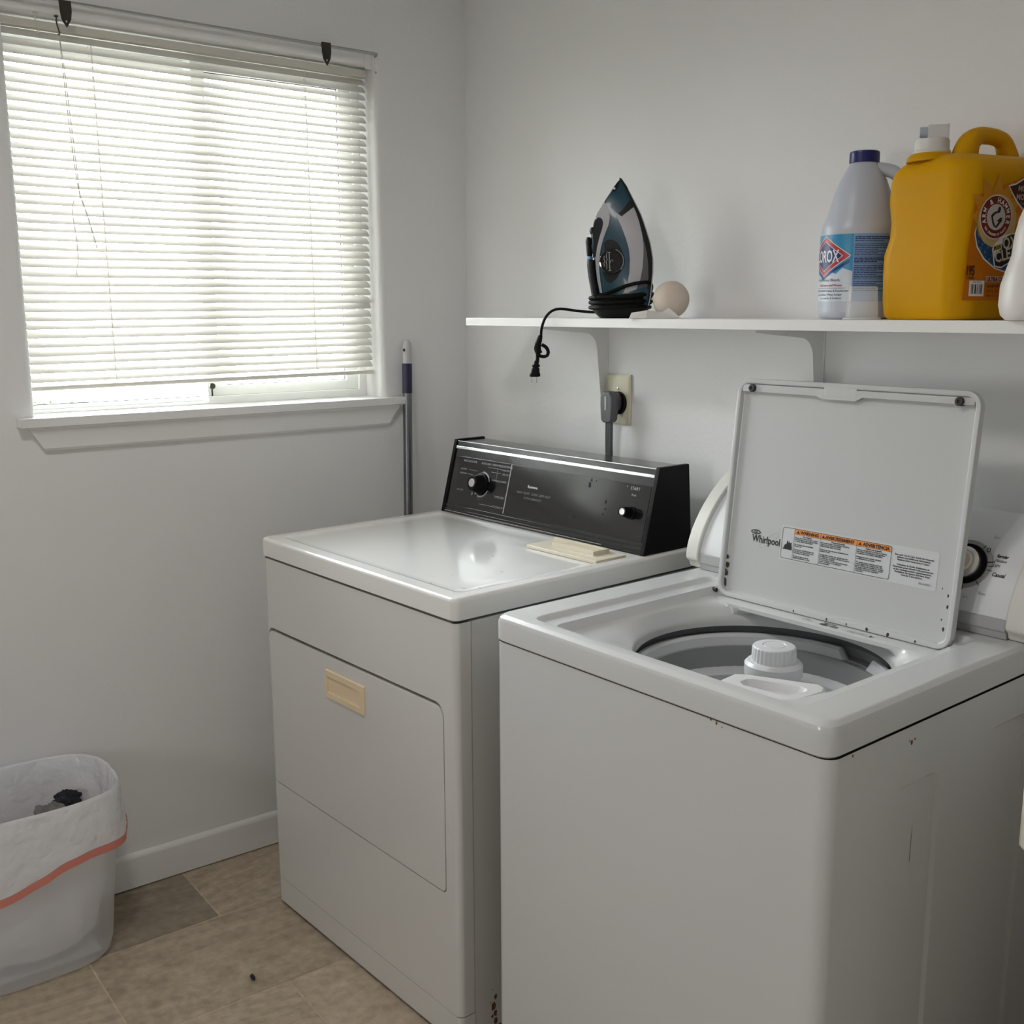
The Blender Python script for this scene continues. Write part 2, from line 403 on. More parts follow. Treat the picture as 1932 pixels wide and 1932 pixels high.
# window frame (horizontal slider)
w1 = thing('window_1', None, None); del w1['label'], w1['category']; w1['kind'] = 'structure'
GX = -0.125
bm = NB()
holed(bm, [(WY0, WZ0), (WY1, WZ0), (WY1, WZ1), (WY0, WZ1)], [[(WY0 + 0.012, WZ0 + 0.006), (-0.745, WZ0 + 0.006), (-0.745, WZ0 + 0.020), (WY1 - 0.022, WZ0 + 0.020), (WY1 - 0.022, WZ1 - 0.022), (WY0 + 0.012, WZ1 - 0.022)]],
      lambda a, c: (-0.088, a, c), (-0.075, 0, 0))
obj('window_frame', bm, M_vinyl, w1, bevel=0.002)
def sash(y0, y1, xf, wd, nm, z0=WZ0 + 0.020, rl=0.026):
    z1 = WZ1 - 0.022
    bm = NB()
    holed(bm, [(y0, z0), (y1, z0), (y1, z1), (y0, z1)], [[(y0 + wd, z0 + rl), (y1 - wd, z0 + rl), (y1 - wd, z1 - 0.026), (y0 + wd, z1 - 0.026)]],
          lambda a, c: (xf, a, c), (-0.030, 0, 0))
    s = obj(nm, bm, M_vinyl, w1, bevel=0.002)
    g = NB(); box(g, (xf - 0.017, y0 + wd - 0.004, z0 + rl - 0.004), (xf - 0.014, y1 - wd + 0.004, z1 - 0.022))
    obj('pane', g, M_glass, s, smooth=False)
    k = NB()
    for (a0, c0, a1, c1) in ((y0 + wd, z0 + rl, y1 - wd, z0 + rl + 0.002), (y0 + wd, z1 - 0.028, y1 - wd, z1 - 0.026), (y0 + wd, z0 + rl + 0.002, y0 + wd + 0.002, z1 - 0.028), (y1 - wd - 0.002, z0 + rl + 0.002, y1 - wd, z1 - 0.028)):
        box(k, (xf - 0.012, a0, c0), (xf - 0.010, a1, c1))
    obj('gasket', k, M_darkgray, s, smooth=False)
    return s
M_glass = bpy.data.materials.new('clear_glass'); M_glass.use_nodes = True; nt = M_glass.node_tree
for n in list(nt.nodes):
    if n.type == 'BSDF_PRINCIPLED': nt.nodes.remove(n)
out = nt.nodes['Material Output']
tr = nt.nodes.new('ShaderNodeBsdfTransparent'); gl = nt.nodes.new('ShaderNodeBsdfGlossy'); gl.inputs['Roughness'].default_value = 0.03
fr = nt.nodes.new('ShaderNodeFresnel'); fr.inputs[0].default_value = 1.45
tr.inputs[0].default_value = (0.96, 0.98, 0.97, 1)
mx = nt.nodes.new('ShaderNodeMixShader'); nt.links.new(fr.outputs[0], mx.inputs[0]); nt.links.new(tr.outputs[0], mx.inputs[1]); nt.links.new(gl.outputs[0], mx.inputs[2])
nt.links.new(mx.outputs[0], out.inputs['Surface'])
sash(-0.742, WY1 - 0.022, -0.098, 0.034, 'sliding_sash')
sash(WY0 + 0.012, -0.715, -0.132, 0.012, 'fixed_sash', WZ0 + 0.006, 0.010)
bm = NB(); lathe(bm, [(0.0, -0.004), (0.0075, -0.003), (0.0075, 0.003), (0.0, 0.004)], (-0.09, -0.733, 1.244), 14, 'x')
box(bm, (-0.0945, -0.7345, 1.212), (-0.0905, -0.7315, 1.240))
obj('sash_latch', bm, M_darksteel, w1)

# outside: bright ground and a palm-like shrub below the window
M_out = mat('gravel_ground', (0.215, 0.205, 0.185), 0.9, var=0.1, var_scale=3)
bm = NB(); box(bm, (-14, -16, -0.25), (-0.19, 12, -0.15)); struct(obj('ground', bm, M_out, smooth=False))
bm = NB(); box(bm, (-0.19, -16, -0.25), (12, RY - 0.13, -0.15)); struct(obj('ground', bm, M_out, smooth=False))
M_leaf = mat('palm_leaf', (0.030, 0.060, 0.012), 0.45, var=0.3, var_scale=6)
pl = thing('palm_shrub', 'bright green palm fronds outside, low in the window left corner', 'plant', (-1.75, -0.70, -0.15))
bm = NB()
tube(bm, [(0, 0, 0), (0.01, 0, 0.6), (0, 0.0, 1.19)], 0.03, 10); obj('trunk', bm, mat('palm_trunk', (0.2, 0.14, 0.08), 0.9, var=0.3), pl)
bm = NB()
for i in range(11):
    a = 2 * pi * i / 11 + 0.2; d = Vector((cos(a), sin(a), 0)); n = Vector((-sin(a), cos(a), 0)); L = 0.20
    pts = [Vector((0, 0, 1.18)) + d * (L * t) + Vector((0, 0, 0.34 * t - 0.42 * t * t)) for t in [k / 8 for k in range(9)]]
    tube(bm, pts, 0.006, 6)
    for k in range(1, 9):
        for s in (-1, 1):
            p = pts[k]; q = p + n * s * 0.10 * (1 - 0.06 * k) + d * 0.09 + Vector((0, 0, -0.03)); wv = d * 0.010
            vs = [bm.verts.new(v) for v in (p - wv, p + wv, q + wv * 0.2, q - wv * 0.2)]; bm.faces.new(vs)
obj('frond', bm, M_leaf, pl, smooth=False)

# ------------------------------------------------------------------ venetian blind
def translucent(name, col, tcol, fac, rough=0.4):
    m = bpy.data.materials.new(name); m.use_nodes = True; nt = m.node_tree
    b = nt.nodes['Principled BSDF']; b.inputs['Base Color'].default_value = (*col, 1); b.inputs['Roughness'].default_value = rough
    t = nt.nodes.new('ShaderNodeBsdfTranslucent'); t.inputs[0].default_value = (*tcol, 1)
    n = nt.nodes.new('ShaderNodeTexNoise'); n.inputs['Scale'].default_value = 12
    mr = nt.nodes.new('ShaderNodeMapRange'); mr.inputs[3].default_value = fac * 0.9; mr.inputs[4].default_value = fac * 1.1
    nt.links.new(n.outputs['Fac'], mr.inputs[0])
    mx = nt.nodes.new('ShaderNodeMixShader'); nt.links.new(mr.outputs[0], mx.inputs[0])
    nt.links.new(b.outputs[0], mx.inputs[1]); nt.links.new(t.outputs[0], mx.inputs[2])
    nt.links.new(mx.outputs[0], nt.nodes['Material Output'].inputs['Surface']); return m
M_slat = translucent('blind_slat', (0.68, 0.665, 0.63), (0.82, 0.80, 0.74), 0.035)
M_rail = mat('blind_rail', (0.70, 0.67, 0.60), 0.4, var=0.02)
BX, BY0, BY1 = -0.050, WY0 + 0.002, WY1 - 0.0005 + 0.003
BY1 = WY1 - 0.002; 
bl = thing('venetian_blind', 'white horizontal slat blind hanging lowered in the window', 'blind', (BX, 0, 0))
bm = NB()
fan = lambda y, z: z + (z - 1.655) * 0.019 * (BY1 - y) / (BY1 - BY0)
holed(bm, [(BY0, fan(BY0, 2.0495)), (BY1, 2.0520), (BY1, 2.0335), (BY0, fan(BY0, 2.0335))], [], lambda a, c: (0.013, a, c), (-0.0255, 0, 0))
obj('headrail', bm, M_rail, bl, bevel=0.0015)
bm = NB(); NS = 39; PZ = (2.0235 - 1.2885) / (NS - 1)
LAD = (-0.992, -0.466)
for i in range(NS):
    zc = 2.0235 - PZ * i
    tilt = radians(45 + random.uniform(-1.5, 1.5))
    wdt = 0.0125
    broken = (i == NS - 9)
    prof = []
    for k in range(5):
        s = -wdt + 2 * wdt * k / 4
        c = 0.0017 * (1 - (s / wdt) ** 2)
        # s>0 : room edge (down), crown facing up/room
        prof.append((s * cos(tilt) + c * sin(tilt), -s * sin(tilt) + c * cos(tilt)))
    ys = [BY0 + 0.003, BY0 + 0.006] + [BY0 + (BY1 - BY0) * k / 24 for k in range(1, 24)] + [BY1 - 0.006, BY1 - 0.002]
    rings = []
    for y in ys:
        edge = y in (ys[0], ys[-1])
        dz = 0.0008 * sin(3 * y + i * 1.7)
        q = []
        for k, (px, pz) in enumerate(prof):
            sc = 0.72 if edge else 1.0
            px2, pz2 = px * sc, pz * sc
            if broken and y > LAD[1]:
                t = (y - LAD[1]) / (BY1 - LAD[1]); px2, pz2 = px2 * (1 - 0.2 * t), pz2 * (1 + 0.35 * t); dz = 0.0008 + 0.006 * t
            q.append((px2, y, fan(y, zc) + pz2 + dz))
        rings.append(q)
    loft(bm, rings, caps=False, closed=False)
obj('slats', bm, M_slat, bl)
bm = NB(); loft(bm, [[(x, yy, fan(yy, z)) for x, z in rrect(-0.011, 1.2610, 0.011, 1.2715, 0.003, 3)] for yy in (BY0 + 0.002, BY1 - 0.002)]); obj('bottom_rail', bm, M_rail, bl)
for ly in LAD:
    bm = NB()
    for dx in (-0.0115, 0.0125):
        tube(bm, [(dx, ly, 2.03), (dx, ly + 0.001, 1.65), (dx, ly + 0.004, 1.262)], 0.0007, 5)
    tube(bm, [(0.0, ly + 0.002, 2.03), (0.0, ly + 0.004, 1.262)], 0.0006, 5)
    obj('ladder_cord', bm, M_rail, bl)
bm = NB()
for off in (0, 0.004):
    tube(bm, [(0.040, -1.068 + off * 0.3, 2.035), (0.040, -1.063 + off, 1.9), (0.040, -1.056 + off, 1.76), (0.041, -1.049, 1.687)], 0.0008, 5, 4)
tube(bm, [(0.041, -1.049, 1.690), (0.042, -1.040, 1.660), (0.042, -1.030, 1.62), (0.042, -1.020, 1.575)], 0.0012, 5, 4)
tube(bm, [(0.041, -1.049, 1.687), (0.041, -1.062, 1.68), (0.041, -1.068, 1.65), (0.041, -1.064, 1.6), (0.041, -1.063, 1.55), (0.041, -1.069, 1.52), (0.041, -1.064, 1.512), (0.041, -1.058, 1.514)], 0.0009, 5, 4)
lathe(bm, [(0.0, 0.002), (0.002, 0.001), (0.002, -0.001), (0.0, -0.002)], (0.041, -1.049, 1.687), 8)
obj('lift_cord', bm, M_rail, bl)

# cup hooks in the soffit
for k, (hy, lab) in enumerate(((-1.114, 'small curved white hook under the window head, left of the cord'), (-1.070, 'small dark hook under the window head carrying the blind cord'))):
    bm = NB()
    tube(bm, [(0, 0, 2.0655), (0, 0, 2.058), (0, 0, 2.050), (0.004, 0.002, 2.036), (0.006, 0.003, 2.030), (0.003, 0.0025, 2.026), (-0.001, 0.002, 2.028)], 0.0016, 8, 4)
    lathe(bm, [(0.0045, 0), (0.0045, -0.002), (0.002, -0.003)], (0, 0, 2.0655), 10)
    o = obj('cup_hook', bm, M_darksteel if k else M_rail); o.location = (-0.012, hy, 0)
    tag(o, lab, 'hook', 'hooks under the window head')

# curtain rod, brackets, clips
rod = thing('curtain_rod', 'thin metal curtain rod above the window', 'curtain rod', (0, 0, 0))
bm = NB(); tube(bm, [(0.028, -1.62, 2.091), (0.028, -0.31, 2.080), (0.026, -0.292, 2.080), (0.018, -0.288, 2.080), (0.001, -0.288, 2.080)], 0.0038, 10)
obj('rod', bm, M_steel, rod)
bm = NB(); box(bm, (0.0005, -0.3145, 2.046), (0.004, -0.291, 2.082)); box(bm, (0.004, -0.2925, 2.048), (0.010, -0.291, 2.082))
obj('wall_bracket', bm, M_trim, rod, bevel=0.0006)
bm = NB(); lathe(bm, [(0.0, 0.003), (0.003, 0.002), (0.003, 0)], (0.0005, -0.282, 2.041), 10, 'x'); tag(obj('screw', bm, M_steel), 'tiny screw in the wall below the right end of the curtain rod', 'screw')
for cy, lab in ((-1.063, 'black curtain clip on the rod at the left'), (-0.441, 'black curtain clip on the rod near its right end')):
    c = thing('curtain_clip', lab, 'curtain clip', (0.033, cy, 2.0755), 0, 'curtain clips on the rod')
    bm = NB()
    loop = [(-0.0125, 0.012), (0.0125, 0.012), (0.013, -0.008), (0.0105, -0.026), (0.001, -0.043), (-0.0085, -0.028), (-0.0115, -0.012)]
    holed(bm, loop, [ell(0.001, -0.030, 0.0022, 0.0025, 10)], lambda a, c: (0, a, c), (0.003, 0, 0))
    holed(bm, loop, [ell(0.001, -0.030, 0.0022, 0.0025, 10)], lambda a, c: (0.003, a, c))
    obj('jaw', bm, M_darksteel, c, smooth=False)
    bm = NB(); tube(bm, [(-0.005 + 0.0058 * cos(a), 0, 0.006 + 0.0058 * sin(a)) for a in [2 * pi * k / 16 for k in range(16)]], 0.0014, 6, closed=True)
    obj('ring', bm, M_darksteel, c)

# ------------------------------------------------------------------ shelf, brackets, outlet
ZS = 1.4136; SHX0, SHX1 = 0.343, 2.35
bm = NB(); box(bm, (SHX0, -0.2418, ZS - 0.019), (SHX1, -0.0008, ZS))
tag(obj('wall_shelf', bm, M_shelf, bevel=0.001), 'long white laminate shelf on the back wall', 'shelf')
def bracket(x, lab):
    t = thing('shelf_bracket', lab, 'bracket', (x, 0, 0), 0, 'white brackets under the shelf')
    zt = ZS - 0.0195
    bm = NB()
    # web: L with a rounded inner corner, tapering
    out = [(-0.0025, zt), (-0.205, zt), (-0.208, zt - 0.005), (-0.15, zt - 0.0105), (-0.075, zt - 0.0165)]
    for k in range(7):
        a = pi / 2 + (pi / 2) * k / 6
        out.append((-0.052 - 0.022 * cos(a) * -1 - 0.022 + 0.0, 0) if False else (-0.075 + 0.040 * sin(pi / 2 * k / 6), zt - 0.0165 - 0.040 * (1 - cos(pi / 2 * k / 6))))
    out += [(-0.030, zt - 0.10), (-0.022, zt - 0.17), (-0.012, zt - 0.228), (-0.0025, zt - 0.236)]
    loft(bm, [[(-0.0012, y, z) for y, z in out], [(0.0012, y, z) for y, z in out]])
    obj('web', bm, M_trim, t, smooth=False)
    bm = NB(); box(bm, (-0.009, -0.0030, zt - 0.240), (0.003, -0.0006, zt)); box(bm, (-0.009, -0.205, zt - 0.0022), (0.003, -0.003, zt - 0.0002))
    obj('flange', bm, M_trim, t, bevel=0.0006)
    bm = NB()
    for z in (zt - 0.233, zt - 0.03): lathe(bm, [(0.0036, 0), (0.0036, -0.0015), (0.0, -0.003)], (-0.006, -0.003, z), 10, 'y')
    split_parts(obj('screw_heads', bm, M_steel, t), 'screw_head')
bracket(0.600, 'white shelf bracket beside the outlet plate'); bracket(1.236, 'white shelf bracket standing behind the raised washer lid')

t = thing('wall_outlet', 'ivory wall plate with round black dryer outlet below the shelf', 'outlet', (0.6465, -0.0006, 1.2185))
bm = NB()
R0 = rrect(-0.0425, -0.0605, 0.0425, 0.0605, 0.003, 3); R1 = rrect(-0.036, -0.054, 0.036, 0.054, 0.003, 3)
loft(bm, [[(x, 0, z) for x, z in R0], [(x, -0.0035, z) for x, z in R0], [(x, -0.0075, z) for x, z in R1]])
obj('plate', bm, M_ivory, t)
bm = NB(); lathe(bm, [(0.0275, -0.0074), (0.0275, -0.0135), (0.025, -0.0150), (0.0, -0.0150)], (0.006, 0, -0.008), 32, 'y', caps=False); obj('receptacle', bm, M_black, t)
bm = NB(); lathe(bm, [(0.0030, -0.0074), (0.0030, -0.0090), (0.0, -0.0095)], (0.002, 0, 0.026), 10, 'y'); obj('plate_screw', bm, M_steel, t)
t = thing('power_cord', 'gray flat dryer power cord hanging from the round outlet', 'cord', (0.653, -0.0160, 1.215))
bm = NB()   # angled plug body
secs = []
for y, s in ((0, 0.78), (-0.010, 0.86), (-0.016, 1.0), (-0.031, 1.0), (-0.036, 0.88)):
    lo = [(-0.019 * s, -0.044), (-0.013 * s, -0.049), (0.013 * s, -0.049), (0.019 * s, -0.044), (0.022 * s, -0.01), (0.022 * s, 0.012 * s), (0.013 * s, 0.025 * s), (-0.013 * s, 0.025 * s), (-0.022 * s, 0.012 * s), (-0.022 * s, -0.01)]
    secs.append([(x, y, z if y < -0.012 else max(z, -0.02)) for x, z in lo])
loft(bm, secs); obj('plug', bm, M_graycord, t, bevel=0.002)
bm = NB(); box(bm, (-0.0035, -0.0375, -0.02), (0.0035, -0.0355, 0.014)); obj('grip_ridge', bm, M_gray, t, bevel=0.001)
bm = NB()
for k in (-1, 0, 1): tube(bm, [(k * 0.0066, -0.024, -0.045), (k * 0.0066, -0.024, -0.09), (k * 0.0066, -0.022, -0.14), (k * 0.0066, -0.016, -0.22), (k * 0.0066, -0.013, -0.32), (k * 0.0066, -0.012, -0.5)], 0.0049, 10, 4)
obj('cable', bm, M_graycord, t)

# ------------------------------------------------------------------ mop pole in the corner
t = thing('mop_pole', 'gray metal mop pole leaning in the corner behind the dryer', 'pole', (0.10, -0.285, 0))
P0, P1 = Vector((0, 0, 0.002)), Vector((-0.082, 0.070, 1.352))
def pp(f): return P0.lerp(P1, f)
bm = NB(); tube(bm, [pp(0), pp(0.3), pp(0.6), pp(0.895)], 0.0125, 16); obj('shaft', bm, mat('gray_aluminium', (0.19, 0.195, 0.205), 0.32, metal=0.85, var=0.25, var_scale=9), t)
bm = NB(); tube(bm, [pp(0.893), pp(0.953)], 0.0137, 16); obj('collar', bm, mat('navy_plastic', (0.012, 0.010, 0.05), 0.4, var=0.1), t, label='dark navy plastic collar')
bm = NB(); tube(bm, [pp(0.951), pp(0.985), pp(0.993), pp(0.998), pp(1.0)], [0.0127, 0.0127, 0.0115, 0.008, 0.004], 16); obj('end_cap', bm, mat('pale_gray_plastic', (0.52, 0.52, 0.53), 0.4, var=0.05), t)
q = pp(0.985)
bm = NB(); lathe(bm, [(0.0, -0.0130), (0.0042, -0.0129), (0.0042, -0.0120)], (q.x + 0.006, q.y - 0.001, q.z - 0.006), 12, 'y'); obj('hanging_hole', bm, M_black, t)

# ------------------------------------------------------------------ DRYER
DX, DY, DRZ = 0.284, -0.7863, 0.0615
WD, DZT, DZB = 0.737, 0.9195, 0.8765
D = thing('clothes_dryer', 'old white clothes dryer with black control console', 'dryer', (DX, DY, 0), DRZ)
# cabinet behind the front panel
bm = NB(); box(bm, (0.0045, 0.0415, 0.016), (WD - 0.0045, 0.690, 0.871)); obj('cabinet', bm, M_dryer, D, bevel=0.002)
bm = NB(); box(bm, (0.012, 0.030, 0.018), (WD - 0.012, 0.05, 0.8735)); box(bm, (0.010, 0.012, 0.868), (WD - 0.010, 0.68, 0.8775)); obj('seam_shade_strip', bm, M_darkgray, D, smooth=False)  # dark strips that paint the shade in the panel seam and lid gap
# front panel: U section with rounded vertical edges, door opening
FX0, FX1, FR = 0.0035, WD - 0.0035, 0.013
DO = rrect(0.0165, 0.3215, 0.6945, 0.7075, (0.012, 0.012, 0.026, 0.016), 6)
def fpanel(z0, z1, hole, name):
    bm = NB()
    y0 = 0.004
    holed(bm, [(FX0 + FR, z0), (FX1 - FR, z0), (FX1 - FR, z1), (FX0 + FR, z1)], [hole] if hole else [], lambda a, c: (a, y0, c))
    if hole:
        vs0 = [(a, y0, c) for a, c in hole]
        loft(bm, [vs0, [(a, y0 + 0.018, c) for a, c in hole]], caps=False)
    for side in (0, 1):
        pts = []
        for k in range(7):
            a = pi / 2 * k / 6
            x = (FX1 - FR + FR * sin(a)) if side else (FX0 + FR - FR * sin(a))
            pts.append((x, y0 + FR - FR * cos(a)))
        pts.append((FX1 if side else FX0, 0.0395)); pts.append((pts[-1][0] + (-0.01 if side else 0.01), 0.0395))
        loft(bm, [[(x, y, z0) for x, y in pts], [(x, y, z1) for x, y in pts]], caps=False, closed=False)
    for z in (z0, z1):
        bm.faces.new([bm.verts.new(p) for p in ((FX0 + FR, y0, z), (FX1 - FR, y0, z), (FX1 - FR, 0.03, z), (FX0 + FR, 0.03, z))])
    bmesh.ops.remove_doubles(bm, verts=bm.verts, dist=1e-6)
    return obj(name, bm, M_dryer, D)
fpanel(0.0725, 0.8715, DO, 'front_panel'); fpanel(0.010, 0.0712, None, 'toe_panel')
bm = NB(); box(bm, (0.01, 0.0345, 0.30), (0.72, 0.038, 0.73)); obj('door_gap_shade', bm, M_darkgray, D, smooth=False)  # dark sheet behind the door, painting the shade in its gap
# door
bm = NB()
HO = rrect(0.2735, 0.6095, 0.4215, 0.6665, 0.002, 2)
dl = rrect(0.0185, 0.3240, 0.6925, 0.7000, (0.011, 0.011, 0.024, 0.014), 6)
loops = holed(bm, dl, [HO], lambda a, c: (a, 0.0035, c), (0, 0.016, 0))
dr = obj('door', bm, M_dryer, D, bevel=0.0015)
bm = NB()
o1 = rrect(0.2700, 0.6060, 0.4250, 0.6700, 0.003, 2); i1 = rrect(0.2790, 0.6190, 0.4060, 0.6560, 0.002, 2); i2 = rrect(0.2830, 0.6225, 0.4030, 0.6480, 0.002, 2)
loft(bm, [[(a, 0.0036, c) for a, c in o1], [(a, 0.0010, c) for a, c in o1], [(a, -0.0005, c) for a, c in rrect(0.2715, 0.6075, 0.4235, 0.6685, 0.003, 2)],
          [(a, -0.0005, c) for a, c in i1], [(a, 0.0320, c) for a, c in i2]])
obj('door_handle', bm, M_beige, dr, label='yellowed recessed door pull', ang=25)
# top
bm = NB()
To = lambda d: rrect(0 + d, 0 + d, WD - d, 0.694 - d, max(0.016 - d, 0.004), 5)
Ti = lambda d: rrect(0.030 + d, 0.034 + d, WD - 0.030 - d, 0.500 - d, 0.02, 5)
loft(bm, [[(x, y, DZB) for x, y in To(0.002)], [(x, y, DZB + 0.002) for x, y in To(0)], [(x, y, DZT - 0.008) for x, y in To(0.0)], [(x, y, DZT - 0.0025) for x, y in To(0.002)], [(x, y, DZT) for x, y in To(0.007)],
          [(x, y, DZT) for x, y in Ti(0)], [(x, y, DZT - 0.0018) for x, y in Ti(0.003)], [(x, y, DZT - 0.0018) for x, y in Ti(0.008)], [(x, y, DZT - 0.0038) for x, y in Ti(0.012)], [(x, y, DZT - 0.0040) for x, y in Ti(0.03)]])
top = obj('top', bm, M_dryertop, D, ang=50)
bm = NB()
for (x, y, L, a) in ((0.605, 0.045, 0.012, 0.3), (0.60, 0.048, 0.010, -1.0), (0.671, 0.072, 0.014, 0.1), (0.690, 0.098, 0.013, 0.2), (0.500, 0.286, 0.010, -0.6), (0.575, 0.12, 0.004, 0), (0.51, 0.22, 0.004, 0.5), (0.62, 0.21, 0.006, 0.8)):
    L *= 1.35; c, s = cos(a), sin(a); lp = [(-L / 2, 0), (-L / 6, -0.0012), (L / 3, -0.0008), (L / 2, 0.0004), (0, 0.0012)]
    z = DZT - 0.0036
    bm.faces.new([bm.verts.new((x + p * c - q * s, y + p * s + q * c, z)) for p, q in lp])
split_parts(obj('scratches', bm, M_scuff, top, smooth=False), 'scratch')
# lint screen cover
LZ = DZT - 0.0035
bm = NB(); prism(bm, [(x, y, LZ) for x, y in rrect(0.484, 0.394, 0.702, 0.486, 0.004, 3)], (0, 0, 0.0075)); lint = obj('lint_screen', bm, M_cream, D, bevel=0.0015, label='cream lint screen cover')
bm = NB()
prism(bm, [(x, y, LZ + 0.0073) for x, y in ((0.535, 0.424), (0.664, 0.424), (0.664, 0.462), (0.655, 0.462), (0.655, 0.432), (0.535, 0.432))], (0, 0, 0.009))
box(bm, (0.50, 0.462, LZ + 0.0073), (0.664, 0.472, LZ + 0.0163)); box(bm, (0.535, 0.432, LZ + 0.0073), (0.655, 0.462, LZ + 0.0090)); obj('finger_lip', bm, M_cream, lint, bevel=0.0008)
# rust and marks on the side
bm = NB()
rnd = random.Random(3)
def blot(bm, P, cx, cy, r, n=11, jag=0.45):
    bm.faces.new([bm.verts.new(P(cx + r * (1 - jag * rnd.random()) * cos(2 * pi * k / n), cy + r * 1.5 * (1 - jag * rnd.random()) * sin(2 * pi * k / n))) for k in range(n)])
sp = lambda a, c: (WD - 0.0041, a, c)
for cy, cz, r in ((0.087, 0.062, 0.008), (0.093, 0.082, 0.005), (0.084, 0.042, 0.004), (0.092, 0.045, 0.006), (0.080, 0.075, 0.0015), (0.086, 0.10, 0.0015), (0.093, 0.028, 0.006)): blot(bm, sp, cy, cz, r)
split_parts(obj('rust_stain', bm, M_rust, D, smooth=False), 'rust_spot')
# console
C0, C1, CT = 0.018, WD - 0.0, 1.104
def cprof(d): return [(0.509 + d * 1.02, DZT + 0.0002), (0.5565 + d * 0.8, CT - d), (0.650 - d, CT - d), (0.664 - d, DZT + 0.0002)]
for x0, x1 in ((0.017, 0.029), (0.716, 0.728)):
    bm = NB(); prism(bm, [(x0, y, z) for y, z in cprof(0)], (x1 - x0, 0, 0)); obj('console_end', bm, M_black, D, bevel=0.002)
bm = NB(); prism(bm, [(0.029, y, z) for y, z in cprof(0.004)], (0.687, 0, 0)); cons = obj('console', bm, M_blacktop, D, bevel=0.001, label='black slanted control console')
TT = Vector((0, 0.0475, CT - DZT)).normalized(); NN = Vector((0, -TT.z, TT.y))
CO = Vector((0, 0.509, DZT))
def cf(off): return lambda x, t: CO + Vector((x, 0, 0)) + TT * t + NN * off
def cbox(bm, x0, t0, x1, t1, o0, o1):
    f0, f1 = cf(o0), cf(o1)
    loft(bm, [[f0(x0, t0), f0(x1, t0), f0(x1, t1), f0(x0, t1)], [f1(x0, t0), f1(x1, t0), f1(x1, t1), f1(x0, t1)]])
bm = NB(); cbox(bm, 0.030, 0.1675, 0.7155, 0.1745, -0.006, -0.0012); obj('chrome_strip', bm, M_chrome, cons, bevel=0.0008)
bm = NB(); cbox(bm, 0.031, 0.1865, 0.7145, 0.1882, -0.006, -0.0018); obj('top_edge_strip', bm, M_steel, cons)  # thin steel strip just below the console's top edge
bm = NB(); cbox(bm, 0.055, 0.027, 0.712, 0.149, -0.006, -0.0030); face = obj('control_face', bm, M_blackglass, cons, bevel=0.0006)
bm = NB(); cbox(bm, 0.2555, 0.027, 0.2580, 0.149, -0.0031, -0.0024); obj('divider', bm, M_gray, face)
bm = NB()
for t0, t1, o in ((0.018, 0.0225, -0.0015), (0.009, 0.0125, -0.001), (0.001, 0.004, -0.0005)): cbox(bm, 0.030, t0, 0.7155, t1, -0.006, o)
obj('bottom_ledge', bm, M_blackglass, cons, bevel=0.0006)
bm = NB(); cbox(bm, 0.030, 0.0050, 0.60, 0.0066, -0.006, -0.0004); obj('worn_edge', bm, mat('scraped_paint', (0.30, 0.28, 0.25), 0.6, var=0.9, var_scale=90), cons)
# knobs
def knob(cx, ct, r0, r1, h, nm, disc):
    bm = NB(); n = 36; rings = []
    for r, o in ((r0 * 1.12, -0.0028), (r0 * 1.12, 0.002), (r0, 0.003), (r0 * 0.96, h * 0.4), (r1, h * 0.75), (r1, h - 0.001), (r1 * 0.93, h), (disc + 0.002, h), (disc, h - 0.0008)):
        fp = cf(o); rings.append([fp(cx + r * cos(2 * pi * k / n), ct + r * sin(2 * pi * k / n)) for k in range(n)])
    loft(bm, rings); kb = obj(nm, bm, M_black, face, ang=40)
    bm = NB(); rings = []
    for r, o in ((disc, h - 0.0009), (disc * 0.9, h + 0.0004), (disc * 0.5, h + 0.0002)):
        fp = cf(o); rings.append([fp(cx + r * cos(2 * pi * k / n), ct + r * sin(2 * pi * k / n)) for k in range(n)])
    loft(bm, rings); obj('knob_disc', bm, M_chrome, kb)
    return kb
kb = knob(0.1555, 0.087, 0.0235, 0.0185, 0.030, 'timer_knob', 0.0110)
knob(0.667, 0.086, 0.0125, 0.0110, 0.026, 'start_knob', 0.0078)
bm = NB(); cbox(bm, 0.150, 0.060, 0.1515, 0.068, 0.004, 0.0085); obj('pointer_mark', bm, M_whiteink, kb)
# dial ring arcs
bm = NB()
def arc(bm, cx, cy, r0, r1, a0, a1, n=20):
    P = [(cx + r0 * cos(a0 + (a1 - a0) * k / n), cy + r0 * sin(a0 + (a1 - a0) * k / n)) for k in range(n + 1)] + \
        [(cx + r1 * cos(a1 + (a0 - a1) * k / n), cy + r1 * sin(a1 + (a0 - a1) * k / n)) for k in range(n + 1)]
    bm.faces.new([bm.verts.new((x, y, 0)) for x, y in P])
for a0, a1, r0, r1 in ((radians(35), radians(92), 0.0285, 0.0330), (radians(20), radians(33), 0.0290, 0.0320), (radians(95), radians(140), 0.0290, 0.0300), (radians(-105), radians(-25), 0.0290, 0.0330), (radians(-140), radians(-100), 0.0275, 0.0285)):
    arc(bm, 0.1555, 0.087, r0, r1, a0, a1)
bm.faces.new([bm.verts.new((x, y, 0)) for x, y in ((0.124, 0.0635), (0.130, 0.0605), (0.1245, 0.0545))])
for a in (-140, -95, -82, -68, -52, -38, -22):
    x, y = 0.1555 + 0.0375 * cos(radians(a)), 0.087 + 0.0375 * sin(radians(a)); text_bm(bm, '0', x, y - 0.002, 0.0045, 'CENTER')
mapped(bm, cf(-0.0026)); obj('dial_scale', bm, mat('dial_gray', (0.30, 0.30, 0.32), 0.5, var=0.1), face, smooth=False)
bm = NB()
